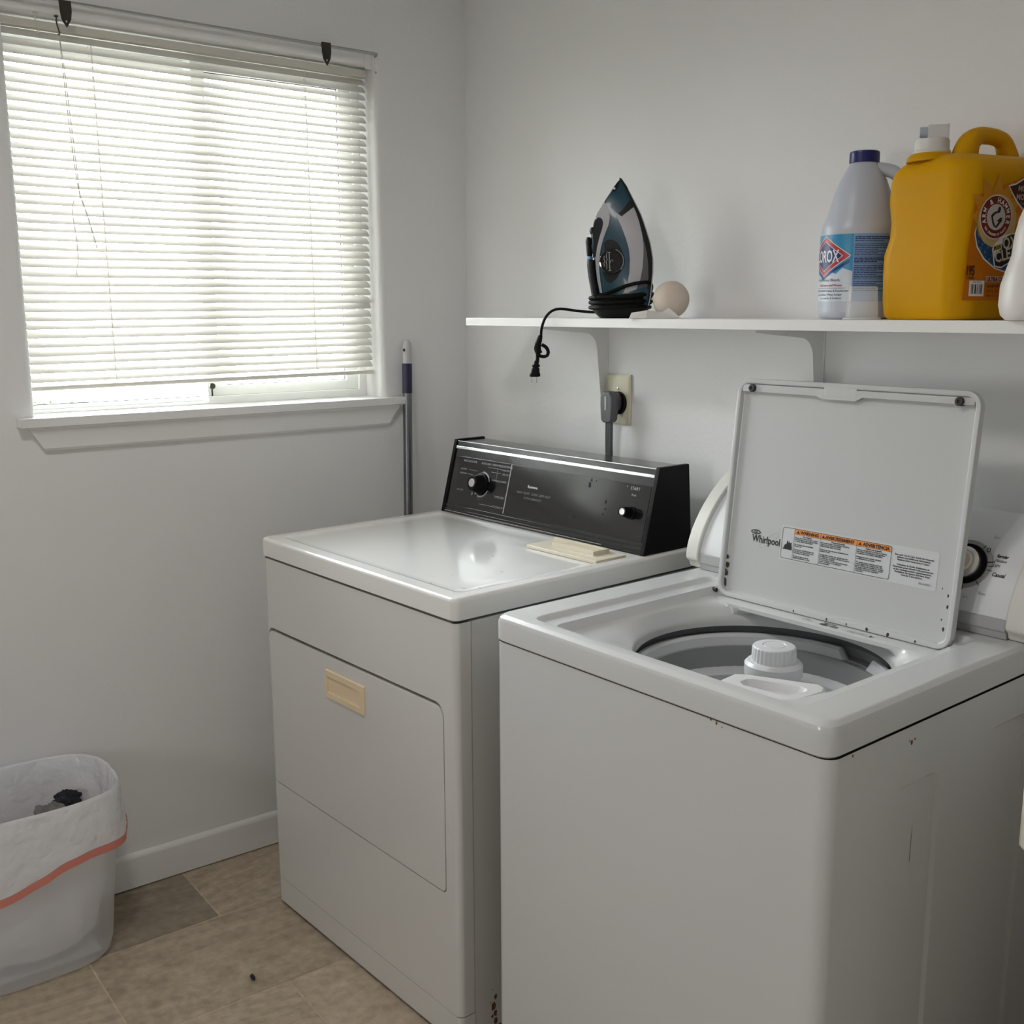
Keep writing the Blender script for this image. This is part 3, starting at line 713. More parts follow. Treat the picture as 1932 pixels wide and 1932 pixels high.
for s, x, y, z, al in (('KNIT/DELICATE', 0.070, 0.1375, 0.0075, 'LEFT'), ('AUTO DRY 1', 0.142, 0.1372, 0.0075, 'LEFT'), ('PERM PRESS/NORMAL', 0.186, 0.1372, 0.0080, 'LEFT'),
                       ('MORE DRY', 0.2535, 0.1285, 0.0062, 'RIGHT'), ('LESS DRY', 0.2535, 0.1185, 0.0062, 'RIGHT'), ('WRINKLE GUARD 1', 0.252, 0.1000, 0.0068, 'RIGHT'),
                       ('TIMED DRY', 0.252, 0.0605, 0.0078, 'RIGHT'), ('TOUCH UP', 0.252, 0.0360, 0.0078, 'RIGHT'), ('AIR DRY', 0.0620, 0.0620, 0.0072, 'LEFT'),
                       ('LESS DRY', 0.0640, 0.1165, 0.0058, 'LEFT'), ('MORE DRY', 0.0630, 0.1055, 0.0058, 'LEFT'), ('START', 0.6535, 0.1360, 0.0095, 'LEFT'), ('Push', 0.660, 0.1225, 0.0070, 'LEFT')):
    text_bm(bm, s, x, y, z, al)
bm.faces.new([bm.verts.new((x, y, 0)) for x, y in ell(0.6435, 0.1415, 0.0014, 0.0014, 8)])
for x0, x1, y in ((0.098, 0.132, 0.1180), (0.096, 0.118, 0.1070), (0.170, 0.222, 0.1315), (0.185, 0.222, 0.1212), (0.160, 0.215, 0.0375)):
    bm.faces.new([bm.verts.new(p) for p in ((x0, y, 0), (x1, y, 0), (x1, y + 0.0008, 0), (x0, y + 0.0008, 0))])
bm.faces.new([bm.verts.new(p) for p in ((0.2080, 0.103, 0), (0.2088, 0.103, 0), (0.2088, 0.1325, 0), (0.2080, 0.1325, 0))])
mapped(bm, cf(-0.0026)); obj('printed_settings', bm, mat('panel_ink', (0.36, 0.36, 0.39), 0.5, var=0.15, var_scale=60), face, smooth=False)
bm = NB(); text_bm(bm, 'Kenmore', 0.345, 0.0995, 0.0090, 'CENTER', bold=0.0002); mapped(bm, cf(-0.0026)); obj('printed_brand', bm, M_whiteink, face, smooth=False)
bm = NB(); text_bm(bm, 'HEAVY DUTY   SUPER  SOFT HEAT', 0.352, 0.0830, 0.0078, 'CENTER'); text_bm(bm, 'EXTRA CAPACITY', 0.352, 0.0715, 0.0078, 'CENTER'); mapped(bm, cf(-0.0026)); obj('printed_lines', bm, M_dimink, face, smooth=False)
bm = NB()
for cx, cy, r in ((0.530, 0.131, 0.0055), (0.533, 0.142, 0.003), (0.548, 0.142, 0.0018), (0.588, 0.100, 0.0035), (0.590, 0.084, 0.002), (0.586, 0.072, 0.002), (0.50, 0.055, 0.003), (0.485, 0.05, 0.002)): blot(bm, lambda a, c: (a, c, 0), cx, cy, r)
mapped(bm, cf(-0.00265)); split_parts(obj('scuff_marks', bm, M_black, face, smooth=False), 'scuff_mark')

# ------------------------------------------------------------------ WASHER
WX, WYo, WRZ = 1.1113, -0.7214, 0.0425
WW, WZT, WZB = 0.686, 0.9129, 0.8655
W = thing('washing_machine', 'white top-load washing machine with its lid raised', 'washer', (WX, WYo, 0), WRZ)
bm = NB(); cr = 0.020
pts = [(0.0, 0.655)]
for k in range(7):
    a = pi / 2 * k / 6; pts.append((cr - cr * cos(a), cr - cr * sin(a) + 0.003))
for k in range(7):
    a = pi / 2 * k / 6; pts.append((WW - cr + cr * sin(a), cr - cr * cos(a) + 0.003))
CZ0, CZ1 = 0.022, 0.8642
loft(bm, [[(x, y, CZ0) for x, y in pts], [(x, y, CZ1) for x, y in pts]], caps=False, closed=False)
def emb(bm, outer, holes, P, Pd, inset, sl):
    holed(bm, outer, holes, P)
    for h in holes:
        cx = sum(q[0] for q in h) / len(h); cy = sum(q[1] for q in h) / len(h)
        x0, x1 = min(q[0] for q in h), max(q[0] for q in h); y0, y1 = min(q[1] for q in h), max(q[1] for q in h)
        hi = [(cx + (q[0] - cx) * (1 - 2 * inset / (x1 - x0)), cy + (q[1] - cy) * (1 - 2 * inset / (y1 - y0))) for q in h]
        loft(bm, [[P(*q) for q in h], [Pd(*q) for q in hi]], caps=False)
        bm.faces.new([bm.verts.new(Pd(*q)) for q in hi])
h1 = rrect(0.146, 0.16, 0.284, 0.778, 0.030, 7); h2 = rrect(0.413, 0.16, 0.553, 0.800, 0.030, 7)
emb(bm, [(cr + 0.003, CZ0), (0.655, CZ0), (0.655, CZ1), (cr + 0.003, CZ1)], [h1, h2], lambda a, c: (WW, a, c), lambda a, c: (WW - 0.0050, a, c), 0.006, 0)
bm.faces.new([bm.verts.new(p) for p in ((0, 0.655, CZ0), (WW, 0.655, CZ0), (WW, 0.655, CZ1), (0, 0.655, CZ1))])
bmesh.ops.remove_doubles(bm, verts=bm.verts, dist=1e-6)
cab = obj('cabinet', bm, M_washer, W, ang=30)
bm = NB()
for lo, hi in (((0.010, 0.0135, 0.855), (WW - 0.010, 0.022, 0.8670)), ((0.010, 0.64, 0.855), (WW - 0.010, 0.65, 0.8670)), ((0.010, 0.022, 0.855), (0.02, 0.64, 0.867)), ((WW - 0.02, 0.022, 0.855), (WW - 0.010, 0.64, 0.867))): box(bm, lo, hi)
obj('seam_shade_strip', bm, M_darkgray, W, smooth=False)  # dark frame that paints the shade in the gap under the deck
bm = NB()
for x, y in ((0.05, 0.06), (WW - 0.05, 0.06), (0.05, 0.6), (WW - 0.05, 0.6)): lathe(bm, [(0.022, 0.0005), (0.022, 0.012), (0.012, 0.016), (0.012, 0.024)], (x, y, 0), 16)
split_parts(obj('leveling_feet', bm, M_rubber, W), 'leveling_foot')
# deck with stepped recess and round tub opening (all loops share ray directions)
OC = (0.345, 0.302); NL = 420
def rayloop(x0, y0, x1, y1, r, z):
    L = rrect(x0, y0, x1, y1, r, 8); out = []
    for k in range(NL):
        a = 2 * pi * k / NL; d = (cos(a), sin(a)); best = None
        for i in range(len(L)):
            p, q = L[i], L[(i + 1) % len(L)]
            ex, ey = q[0] - p[0], q[1] - p[1]; det = d[0] * (-ey) + d[1] * ex
            if abs(det) < 1e-12: continue
            bx, by = p[0] - OC[0], p[1] - OC[1]
            t = (bx * (-ey) + by * ex) / det; s = (d[0] * by - d[1] * bx) / det
            if -1e-9 <= s <= 1 + 1e-9 and t > 0 and (best is None or t > best): best = t
        out.append((OC[0] + d[0] * best, OC[1] + d[1] * best, z))
    return out
def circ(r, z): return [(OC[0] + r * cos(2 * pi * k / NL), OC[1] + r * sin(2 * pi * k / NL), z) for k in range(NL)]
bm = NB()
Z = WZT
rings = [rayloop(0.003, 0.003, WW - 0.003, 0.655, 0.020, WZB), rayloop(0.0, 0.0, WW, 0.657, 0.022, WZB + 0.003), rayloop(0, 0, WW, 0.657, 0.022, Z - 0.013), rayloop(0.0025, 0.0025, WW - 0.0025, 0.657, 0.022, Z - 0.0055),
         rayloop(0.008, 0.008, WW - 0.008, 0.655, 0.022, Z - 0.0012), rayloop(0.014, 0.014, WW - 0.014, 0.65, 0.022, Z),
         rayloop(0.064, 0.030, 0.622, 0.500, 0.022, Z), rayloop(0.068, 0.034, 0.618, 0.496, 0.022, Z - 0.002), rayloop(0.073, 0.038, 0.613, 0.492, 0.022, Z - 0.0075), rayloop(0.078, 0.041, 0.609, 0.489, 0.022, Z - 0.009),
         rayloop(0.100, 0.046, 0.594, 0.486, 0.024, Z - 0.0105), rayloop(0.104, 0.050, 0.594, 0.484, 0.024, Z - 0.016), rayloop(0.109, 0.054, 0.592, 0.482, 0.026, Z - 0.0245)]
# blend from rectangle to funnel circle
rings.append(rayloop(0.112, 0.057, 0.588, 0.446, 0.03, Z - 0.0262))
rect = rayloop(0.116, 0.060, 0.580, 0.438, 0.03, Z - 0.027); c1 = circ(0.2225, Z - 0.044)
for f, zf in ((0.0, 0.0), (0.35, 0.12), (0.7, 0.42)):
    ring = []
    for p, q in zip(rect, c1):
        dp = hypot(p[0] - OC[0], p[1] - OC[1]); dq = 0.2225
        if dp < dq + 0.004: dp2 = min(dp, dq)
        else: dp2 = dp + (dq - dp) * f
        kx = dp2 / dp
        ring.append((OC[0] + (p[0] - OC[0]) * kx, OC[1] + (p[1] - OC[1]) * kx, p[2] + (q[2] - p[2]) * zf))
    rings.append(ring)
rings += [circ(0.2165, Z - 0.046), circ(0.2125, Z - 0.051), circ(0.211, Z - 0.057), circ(0.2115, Z - 0.066)]
loft(bm, rings, caps=False)
deck = obj('top_deck', bm, M_washer, W, ang=32)
# tub: dark outer ring, white balance ring with notches, basket
bm = NB(); lathe(bm, [(0.236, -0.064), (0.236, -0.10), (0.200, -0.102), (0.199, -0.42)], (OC[0], OC[1], Z), 64, caps=False); obj('tub_wall', bm, M_tubgray, W)
bm = NB(); lathe(bm, [(0.2365, -0.0655), (0.226, -0.0660), (0.226, -0.080), (0.2362, -0.081)], (OC[0], OC[1], Z), 64, caps=False); obj('tub_seal', bm, mat('seal_gray', (0.13, 0.13, 0.14), 0.5, var=0.05), W)
bm = NB(); NN2 = 96
rings = []
for ri, (r, h) in enumerate(((0.224, -0.100), (0.224, -0.078), (0.218, -0.073), (0.212, -0.073), (0.2075, -0.078), (0.205, -0.100), (0.203, -0.128), (0.196, -0.140), (0.188, -0.146), (0.188, -0.175), (0.196, -0.19))):
    ring = []
    for k in range(NN2):
        a = 2 * pi * k / NN2; deg = math.degrees(a); hh = h
        if 66 < deg < 84 and ri in (1, 2, 3, 4): hh = h - 0.020
        ring.append((OC[0] + r * cos(a), OC[1] + r * sin(a), Z - 0.008 + hh))
    rings.append(ring)
loft(bm, rings, caps=False); obj('balance_ring', bm, M_tub, W)
bm = NB(); lathe(bm, [(0.196, -0.19), (0.199, -0.21), (0.199, -0.235), (0.192, -0.245), (0.192, -0.27), (0.199, -0.28), (0.199, -0.42), (0.06, -0.44), (0.0, -0.44)], (OC[0], OC[1], Z), 64, caps=False); obj('basket', bm, mat('basket_enamel', (0.62, 0.62, 0.62), 0.35, var=0.03), W)
# agitator
AC = (0.357, 0.322)
ag = None
bm = NB(); lathe(bm, [(0.055, -0.42), (0.046, -0.30), (0.044, -0.10), (0.0445, -0.078), (0.0485, -0.070), (0.0485, -0.052), (0.044, -0.047), (0.034, -0.046)], (AC[0], AC[1], Z - 0.018), 48, caps=False); ag = obj('agitator', bm, M_tub, W)
bm = NB(); rings = []; nf = 120
for r, h, fl_ in ((0.0365, -0.047, 0), (0.0375, -0.045, 1), (0.0365, -0.024, 1), (0.0350, -0.0215, 0), (0.0335, -0.0205, 0), (0.020, -0.0195, 0), (0.0185, -0.0215, 0), (0.0175, -0.0195, 0), (0.0, -0.0190, 0)):
    rings.append([(AC[0] + (r - (0.0012 if fl_ and (k % 4 in (0, 1)) else 0)) * cos(2 * pi * k / nf), AC[1] + (r - (0.0012 if fl_ and (k % 4 in (0, 1)) else 0)) * sin(2 * pi * k / nf), Z - 0.018 + h) for k in range(nf)])
loft(bm, rings, caps=False); obj('softener_cap', bm, M_tub, ag, ang=40)
# bleach dispenser tray at the front corner of the opening
bm = NB()
DPo = [(0.420, 0.137), (0.432, 0.149), (0.535, 0.197), (0.547, 0.192), (0.556, 0.175), (0.552, 0.112), (0.538, 0.098), (0.440, 0.085), (0.425, 0.092)]
cxm = sum(p[0] for p in DPo) / len(DPo); cym = sum(p[1] for p in DPo) / len(DPo)
sc = lambda k, z: [(cxm + (p[0] - cxm) * k, cym + (p[1] - cym) * k, Z + z) for p in DPo]
TRI = [(0.448, 0.132), (0.455, 0.140), (0.520, 0.168), (0.532, 0.166), (0.538, 0.158), (0.532, 0.128), (0.520, 0.117), (0.462, 0.108), (0.450, 0.116)]
loft(bm, [sc(0.96, -0.062), sc(1.0, -0.058), sc(1.0, -0.034), sc(0.96, -0.030), [(x, y, Z - 0.030) for x, y in TRI], [(x * 0.75 + 0.25 * 0.495, y * 0.75 + 0.25 * 0.135, Z - 0.044) for x, y in TRI]])
obj('bleach_dispenser', bm, mat('dispenser_plastic', (0.80, 0.80, 0.81), 0.3, var=0.01), W, bevel=0.0015)
# rust nicks
bm = NB()
for cy, cz, r in ((0.196, 0.842, 0.0035), (0.204, 0.845, 0.002), (0.19, 0.846, 0.0015), (0.052, 0.862, 0.002)): blot(bm, lambda a, c: (WW + 0.0003, a, c), cy, cz - 0.002, r)
for cx, cz, r in ((0.50, 0.861, 0.004), (0.51, 0.858, 0.002), (0.49, 0.8635, 0.003)): blot(bm, lambda a, c: (a, 0.0026, c), cx, cz, r * 0.6)
split_parts(obj('rust_chips', bm, M_rust, W, smooth=False), 'rust_chip')
bm = NB()
bm.faces.new([bm.verts.new((WW - 0.0047, y, z)) for y, z in ((0.2195, 0.652), (0.2212, 0.652), (0.2216, 0.680), (0.2222, 0.703), (0.2214, 0.703), (0.2203, 0.675))])
obj('scratch', bm, M_scuff, W, smooth=False)
# deck sticker under the hinge
bm = NB()
def decktext(bm):
    text_bm(bm, 'MODEL', 0.0, 0.010, 0.0045); text_bm(bm, 'NO. LSR7233', 0.0, 0.004, 0.004); text_bm(bm, 'SERIAL CR4', 0.040, 0.0125, 0.0050, bold=0.0002)
    for k in range(24):
        if random.random() < 0.75:
            x = 0.038 + 0.0016 * k; wv = random.choice((0.0006, 0.0009, 0.0012)); bm.faces.new([bm.verts.new(p) for p in ((x, 0.001, 0), (x + wv, 0.001, 0), (x + wv, 0.010, 0), (x, 0.010, 0))])
    for (x0, y0, x1, y1) in ((0.095, 0.001, 0.145, 0.0015), (0.095, 0.0085, 0.145, 0.009), (0.095, 0.001, 0.0955, 0.009), (0.1445, 0.001, 0.145, 0.009)):
        bm.faces.new([bm.verts.new(p) for p in ((x0, y0, 0), (x1, y0, 0), (x1, y1, 0), (x0, y1, 0))])
    text_bm(bm, 'Made in U.S.A.', 0.098, 0.003, 0.005); blot(bm, lambda a, c: (a, c, 0), 0.139, 0.005, 0.003)
decktext(bm)
from mathutils.bvhtree import BVHTree
dv = [v.co.copy() for v in deck.data.vertices]; dt = BVHTree.FromPolygons(dv, [tuple(p.vertices) for p in deck.data.polygons])
def ondeck(x, y):
    h = dt.ray_cast(Vector((x, y, Z + 0.1)), Vector((0, 0, -1)))[0]
    return Vector((x, y, (h.z if h else Z - 0.02) + 0.0005))
mapped(bm, lambda a, c: ondeck(0.318 + a, 0.4465 + c))
# (the strip of printed data lies on the deck just in front of the hinge line)
obj('data_print', bm, M_ink, W, smooth=False)
# console
def arcprof(d):
    P = [(0.527 + d, Z + 0.0003), (0.522 + d, Z + 0.012), (0.513 + d, Z + 0.019), (0.5125 + d, Z + 0.030)]
    for k in range(1, 12):
        f = k / 11; a = f * radians(58)
        y = 0.5125 + 0.130 * (f ** 1.55); z = Z + 0.030 + 0.158 * (1 - (1 - f) ** 1.22)
        P.append((y + d, z - d * 0.8))
    P += [(0.668 - d, Z + 0.184 - d), (0.672 - d, Z + 0.0003)]
    return P
for x0, x1 in ((-0.012, 0.020), (0.652, 0.698)):
    bm = NB(); prism(bm, [(x0, y, z) for y, z in arcprof(0)], (x1 - x0, 0, 0)); obj('console_end', bm, M_endcap, W, bevel=0.004, seg=3)
bm = NB(); prism(bm, [(0.020, y, z) for y, z in arcprof(0.007)], (0.632, 0, 0)); wc = obj('console', bm, M_face, W, ang=30)
bm = NB()
st = [(0.522, Z + 0.0005), (0.520, Z + 0.012), (0.5165, Z + 0.015), (0.5165, Z + 0.0335), (0.530, Z + 0.0335), (0.530, Z + 0.0005)]
prism(bm, [(0.0205, y, z) for y, z in st], (0.631, 0, 0)); obj('console_strip', bm, M_gray, wc, bevel=0.001)
# dial on the curved console face
AP = arcprof(0.007)[3:15]
def cface(off):
    def f(x, z):
        for (y0, z0), (y1, z1) in zip(AP, AP[1:]):
            if z0 <= z <= z1 or (y1, z1) == AP[-1]:
                t = (z - z0) / (z1 - z0); n = Vector((0, -(z1 - z0), (y1 - y0))).normalized()
                return Vector((x, y0 + (y1 - y0) * t, z)) + n * off
        return Vector((x, AP[0][0], z)) + Vector((0, -off, 0))
    return f
DC = (0.561, 1.016)
tilt_n = Vector((0, -0.87, 0.49)); tilt_t = Vector((0, 0.49, 0.87)); DB = cface(0)(*DC)
def df(off): return lambda x, t: DB + Vector((x, 0, 0)) + tilt_t * t + tilt_n * off
def dring(bm, prof, n=48):
    rings = []
    for r, o in prof:
        g = df(o); rings.append([g(r * cos(2 * pi * k / n), r * sin(2 * pi * k / n)) for k in range(n)])
    loft(bm, rings, caps=True)
bm = NB(); dring(bm, [(0.0425, -0.004), (0.0425, 0.0022), (0.0420, 0.0026), (0.001, 0.0026)]); dl_ = obj('dial_plate', bm, M_ring, wc)
bm = NB(); dring(bm, [(0.0350, 0.002), (0.0350, 0.0045), (0.0345, 0.005), (0.001, 0.005)]); kn = obj('dial_ring', bm, M_black, wc)
bm = NB(); dring(bm, [(0.0275, 0.004), (0.0275, 0.010), (0.0265, 0.016), (0.0205, 0.019), (0.018, 0.019)]); kn2 = obj('timer_knob', bm, M_chrome, wc)
bm = NB(); dring(bm, [(0.0175, 0.018), (0.0175, 0.0205), (0.015, 0.0225), (0.001, 0.0232)]); obj('knob_center', bm, M_cream, kn2)
bm = NB()
def tick(a, r0, r1, wv):
    a = radians(a); c, s = cos(a), sin(a)
    bm.faces.new([bm.verts.new((r * c - q * s, r * s + q * c, 0)) for r, q in ((r0, -wv), (r1, -wv), (r1, wv), (r0, wv))])
for a, r0, r1, wv in ((57, 0.036, 0.0435, 0.0006), (14, 0.0345, 0.047, 0.0010), (4, 0.0365, 0.046, 0.0006), (-6, 0.0365, 0.046, 0.0006), (-45, 0.036, 0.0455, 0.0006), (-80, 0.036, 0.0455, 0.0006)): tick(a, r0, r1, wv)
for a in (45, -97):
    c, s = cos(radians(a)) * 0.042, sin(radians(a)) * 0.042; o_ = ell(c, s, 0.0034, 0.0042, 16); i_ = ell(c, s, 0.0020, 0.0028, 16); poly_fill(bm, o_, [i_])
mapped(bm, df(0.0030)); obj('dial_marks', bm, M_ink, dl_, smooth=False)
bm = NB()
text_bm(bm, 'Regular', 0.6035, 1.0330, 0.0062, shear=0.2, bold=0.0002); text_bm(bm, 'Medium', 0.6035, 1.0265, 0.0060, shear=0.2); text_bm(bm, 'Light', 0.6035, 1.0200, 0.0060, shear=0.2); text_bm(bm, 'Casual', 0.6075, 1.0060, 0.0080, shear=0.2, bold=0.0002)
mapped(bm, cface(0.0006)); obj('printed_cycles', bm, M_ink, wc, smooth=False)
bm = NB(); text_bm(bm, 'Spin', 0.584, 1.058, 0.0060, shear=0.2); text_bm(bm, 'Rinse', 0.596, 0.976, 0.0060, shear=0.2); text_bm(bm, 'Spin', 0.572, 0.967, 0.0055, shear=0.2)
mapped(bm, cface(0.0006)); obj('printed_steps', bm, M_grayink, wc, smooth=False)
# lid
LA = radians(6.4); LW, LH, LT = 0.480, 0.418, 0.017
LO = Vector((0.1095, 0.4655, Z - 0.0240))
lx = Vector((1, 0, 0)); ly = Vector((0, sin(LA), cos(LA))); ln = Vector((0, -cos(LA), sin(LA)))
def lf(a, b, c=0.0): return LO + lx * a + ly * b + ln * c
def lloop(d, c, r=0.026):
    return [lf(a, b, c) for a, b in rrect(d, d, LW - d, LH - d, max(r - d, 0.008), 8)]
bm = NB()
loft(bm, [lloop(0.006, -LT), lloop(0.0015, -LT + 0.0015), lloop(0, -LT + 0.006), lloop(0, -0.0015), lloop(0.0015, 0), lloop(0.0075, 0), lloop(0.0095, -0.0015), lloop(0.0110, -0.008), lloop(0.014, -0.0095), lloop(0.03, -0.0098)])
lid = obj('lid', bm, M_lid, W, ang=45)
bm = NB()  # flange along the free edge with the finger notch
g = [(0.012, LH - 0.010), (0.012, LH - 0.024), (0.174, LH - 0.024), (0.188, LH - 0.029), (0.255, LH - 0.029), (0.268, LH - 0.022), (LW - 0.012, LH - 0.022), (LW - 0.012, LH - 0.010)]
loft(bm, [[lf(a, b, -0.0090) for a, b in g], [lf(a, b - 0.001, -0.0008) for a, b in g]]); obj('lid_flange', bm, M_lid, lid, bevel=0.0012)
bm = NB(); loft(bm, [[lf(a, b, -0.001) for a, b in rrect(0.190, LH - 0.0255, 0.256, LH - 0.0035, 0.005, 4)], [lf(a, b, -0.0003) for a, b in rrect(0.194, LH - 0.0235, 0.252, LH - 0.0055, 0.004, 4)]]); obj('finger_grip', bm, M_lid, lid)
for a in (0.036, LW - 0.036):
    bm = NB(); rings = []
    for r, c in ((0.0072, -0.009), (0.0072, 0.004), (0.0062, 0.0055), (0.003, 0.0055), (0.0025, 0.0035)):
        rings.append([lf(a + r * cos(2 * pi * k / 16), LH - 0.018 + r * sin(2 * pi * k / 16), c) for k in range(16)])
    loft(bm, rings); obj('bumper', bm, M_rubber, lid)
bm = NB()
for (a, b, r) in ((0.012, 0.075, 0.004), (0.014, 0.06, 0.005), (0.012, 0.045, 0.006), (0.011, 0.030, 0.004), (0.013, 0.022, 0.004)): blot(bm, lambda p, q: lf(p, q, -0.0072), a, b, r)
for (a, b, r) in ((0.466, 0.090, 0.0022), (0.467, 0.072, 0.0026), (0.460, 0.050, 0.0016), (0.465, 0.035, 0.003), (0.455, 0.10, 0.0012), (0.18, 0.0045, 0.002), (0.25, 0.0045, 0.0022), (0.29, 0.0045, 0.002), (0.33, 0.0042, 0.003), (0.37, 0.0042, 0.0034), (0.42, 0.0042, 0.002)): blot(bm, lambda p, q: lf(p, q, 0.0003), a, b, r)
split_parts(obj('rust_chips', bm, M_darkrust, lid, smooth=False), 'rust_chip')
for hx_ in (LO.x - 0.006, LO.x + LW + 0.006):
    bm = NB(); lathe(bm, [(0.0, -0.008), (0.004, -0.0075), (0.004, 0.0075), (0.0, 0.008)], (hx_, LO.y, Z - 0.016), 12, 'x'); obj('lid_hinge', bm, M_darksteel, W)
# sticker on the inside of the lid ; label coordinates: a right, b up in metres on the lid panel
PC = -0.0098
def onlid(off): return lambda a, b: lf(a, b, PC + off)
SA0, SB0 = 0.1315, 0.0945                # lower left corner of the bordered warning box
BWd, BHt = 0.222, 0.0575
bm = NB(); poly_fill(bm, rrect(SA0 - 0.003, SB0 - 0.003, SA0 + BWd + 0.085, SB0 + BHt + 0.003, 0.004)); mapped(bm, onlid(0.0003)); stk = obj('warning_label', bm, M_sticker, lid, smooth=False, label='printed warning sticker in three languages')
c0, c1_, c2 = 0.026, 0.026 + 0.0555, 0.026 + 0.0555 + 0.0735
bm = NB(); poly_fill(bm, [(SA0 + c0, SB0 + BHt - 0.010), (SA0 + BWd - 0.0006, SB0 + BHt - 0.010), (SA0 + BWd - 0.0006, SB0 + BHt - 0.003), (SA0 + BWd - 0.003, SB0 + BHt - 0.0006), (SA0 + c0, SB0 + BHt - 0.0006)]); mapped(bm, onlid(0.0006)); obj('header_bar', bm, M_orangeink, stk, smooth=False)
bm = NB()
o_ = rrect(SA0, SB0, SA0 + BWd, SB0 + BHt, 0.004); i_ = rrect(SA0 + 0.0008, SB0 + 0.0008, SA0 + BWd - 0.0008, SB0 + BHt - 0.0008, 0.0034)
poly_fill(bm, o_, [i_])
for cx in (c0, c1_, c2):
    bm.faces.new([bm.verts.new((SA0 + cx + q, SB0 + z, 0)) for q, z in ((-0.0003, 0.0006), (0.0003, 0.0006), (0.0003, BHt - 0.0006), (-0.0003, BHt - 0.0006))])
bm.faces.new([bm.verts.new((SA0 + x, SB0 + BHt - 0.0102 + z, 0)) for x, z in ((c0, 0), (BWd - 0.001, 0), (BWd - 0.001, 0.0005), (c0, 0.0005))])
def tri(x, y, s): bm.faces.new([bm.verts.new((x + a * s, y + b * s, 0)) for a, b in ((-0.6, 0), (0.6, 0), (0, 1))])
hy = SB0 + BHt - 0.0082
for x, s, x0, sx in ((c0 + 0.0075, 'WARNING', c0 + 0.0125, 1.02), (c1_ + 0.0055, 'AVERTISSEMENT', c1_ + 0.0098, 1.02), (c2 + 0.0060, 'ADVERTENCIA', c2 + 0.0115, 0.98)):
    tri(SA0 + x, hy, 0.0056); text_bm(bm, s, SA0 + x0, hy, 0.0078, sx=sx, bold=0.00035)
en = ['Never place items in the washer', 'that are dampened with gasoline', 'or other flammable fluids.', '', 'No washer can completely', 'remove oil.', '', 'Do not dry anything that has', 'ever had any type of oil on it', '(including cooking oils).', '', 'Doing so can result in', 'death, explosion, or fire.']
frn = ['Ne jamais mettre des articles humectes', "d'essence ou d'autres fluides", 'inflammables dans la laveuse.', '', 'Aucune laveuse ne peut completement', "enlever l'huile.", '', 'Ne pas faire secher des articles qui ont', "ete salis par tout genre d'huile (y compris", 'les huiles de cuisson).', 'Le non-respect de ces instructions peut', 'causer un deces, une explosion', 'ou un incendie.']
esp = ['Nunca coloque en la lavadora articulos', 'que esten humedecidos con gasolina', 'o cualquier otro fluido inflamable.', '', 'Ninguna lavadora puede eliminar', 'completamente el aceite.', '', 'No seque ningun articulo que haya', 'tenido alguna vez cualquier tipo de', 'aceite (incluyendo aceites de cocina).', 'No seguir estas instrucciones puede', 'ocasionar la muerte, explosion', 'o incendio.']
for title, lines, x0, wv in (('Fire Hazard', en, c0, c1_ - c0), ("Risque d'incendie", frn, c1_, c2 - c1_), ('Peligro de incendio', esp, c2, BWd - c2)):
    text_bm(bm, title, SA0 + x0 + wv / 2, SB0 + BHt - 0.0140, 0.0040, 'CENTER', bold=0.00012)
    for i, l in enumerate(lines):
        if l: text_bm(bm, l, SA0 + x0 + 0.0014, SB0 + BHt - 0.0172 - 0.00305 * i, 0.0037, sx=(1.0 if x0 == c0 else 0.98), bold=0.0001)
rt = ['See your Use & Care Guide for Internet', 'address and additional information.', 'Replace inlet hoses every 5 years.', '', "Consulter le Guide d'utilisation et", "d'entretien pour obtenir l'adresse internet", 'et des renseignements supplementaires.', "Remplacer les tuyaux d'arrivee d'eau", 'tous les 5 ans environ.']
for i, l in enumerate(rt):
    if l: text_bm(bm, l, SA0 + BWd + 0.041, SB0 + BHt - 0.0130 - 0.0041 * i, 0.0043, 'CENTER', bold=0.0001)
text_bm(bm, '8533-0795 1', SA0 + BWd + 0.078, SB0 + 0.0030, 0.0046, 'RIGHT')
# flame pictogram
fx, fy = SA0 + 0.013, SB0 + 0.017
bm.faces.new([bm.verts.new((fx + a, fy + b, 0)) for a, b in ((-0.0095, 0), (0.010, 0), (0.010, 0.006), (0.008, 0.009), (0.010, 0.014), (0.006, 0.012), (0.004, 0.016), (0.003, 0.012), (-0.001, 0.017), (-0.002, 0.010), (-0.006, 0.008), (-0.007, 0.004))])
mapped(bm, onlid(0.0009)); obj('printed_text', bm, M_ink, stk, smooth=False)
bm = NB()
text_bm(bm, 'Whirlpool', SA0 - 0.067, SB0 + 0.020, 0.0190, sx=0.80, bold=0.0004)
o_ = []; 
for k in range(20):
    a = 2 * pi * k / 20; o_.append((SA0 - 0.060 + 0.0115 * cos(a), SB0 + 0.0385 + 0.0044 * sin(a) * abs(sin(a)) ** 0.3))
i_ = [(SA0 - 0.060 + 0.0085 * cos(2 * pi * k / 20), SB0 + 0.0385 + 0.0022 * sin(2 * pi * k / 20)) for k in range(20)]
poly_fill(bm, o_, [i_]); text_bm(bm, 'USA', SA0 - 0.060, SB0 + 0.0370, 0.0042, 'CENTER', bold=0.0002)
mapped(bm, onlid(0.0006)); obj('printed_logo', bm, M_ink, lid, smooth=False)
bm = NB(); o_ = []; i_ = []
for k in range(40):
    a = 2 * pi * k / 40; ca, sa = cos(radians(38)), sin(radians(38))
    for L_, rx, ry in ((o_, 0.0255, 0.0062), (i_, 0.0250, 0.0057)):
        x, y = rx * cos(a), ry * sin(a); L_.append((SA0 - 0.028 + x * ca - y * sa, SB0 + 0.027 + x * sa + y * ca))
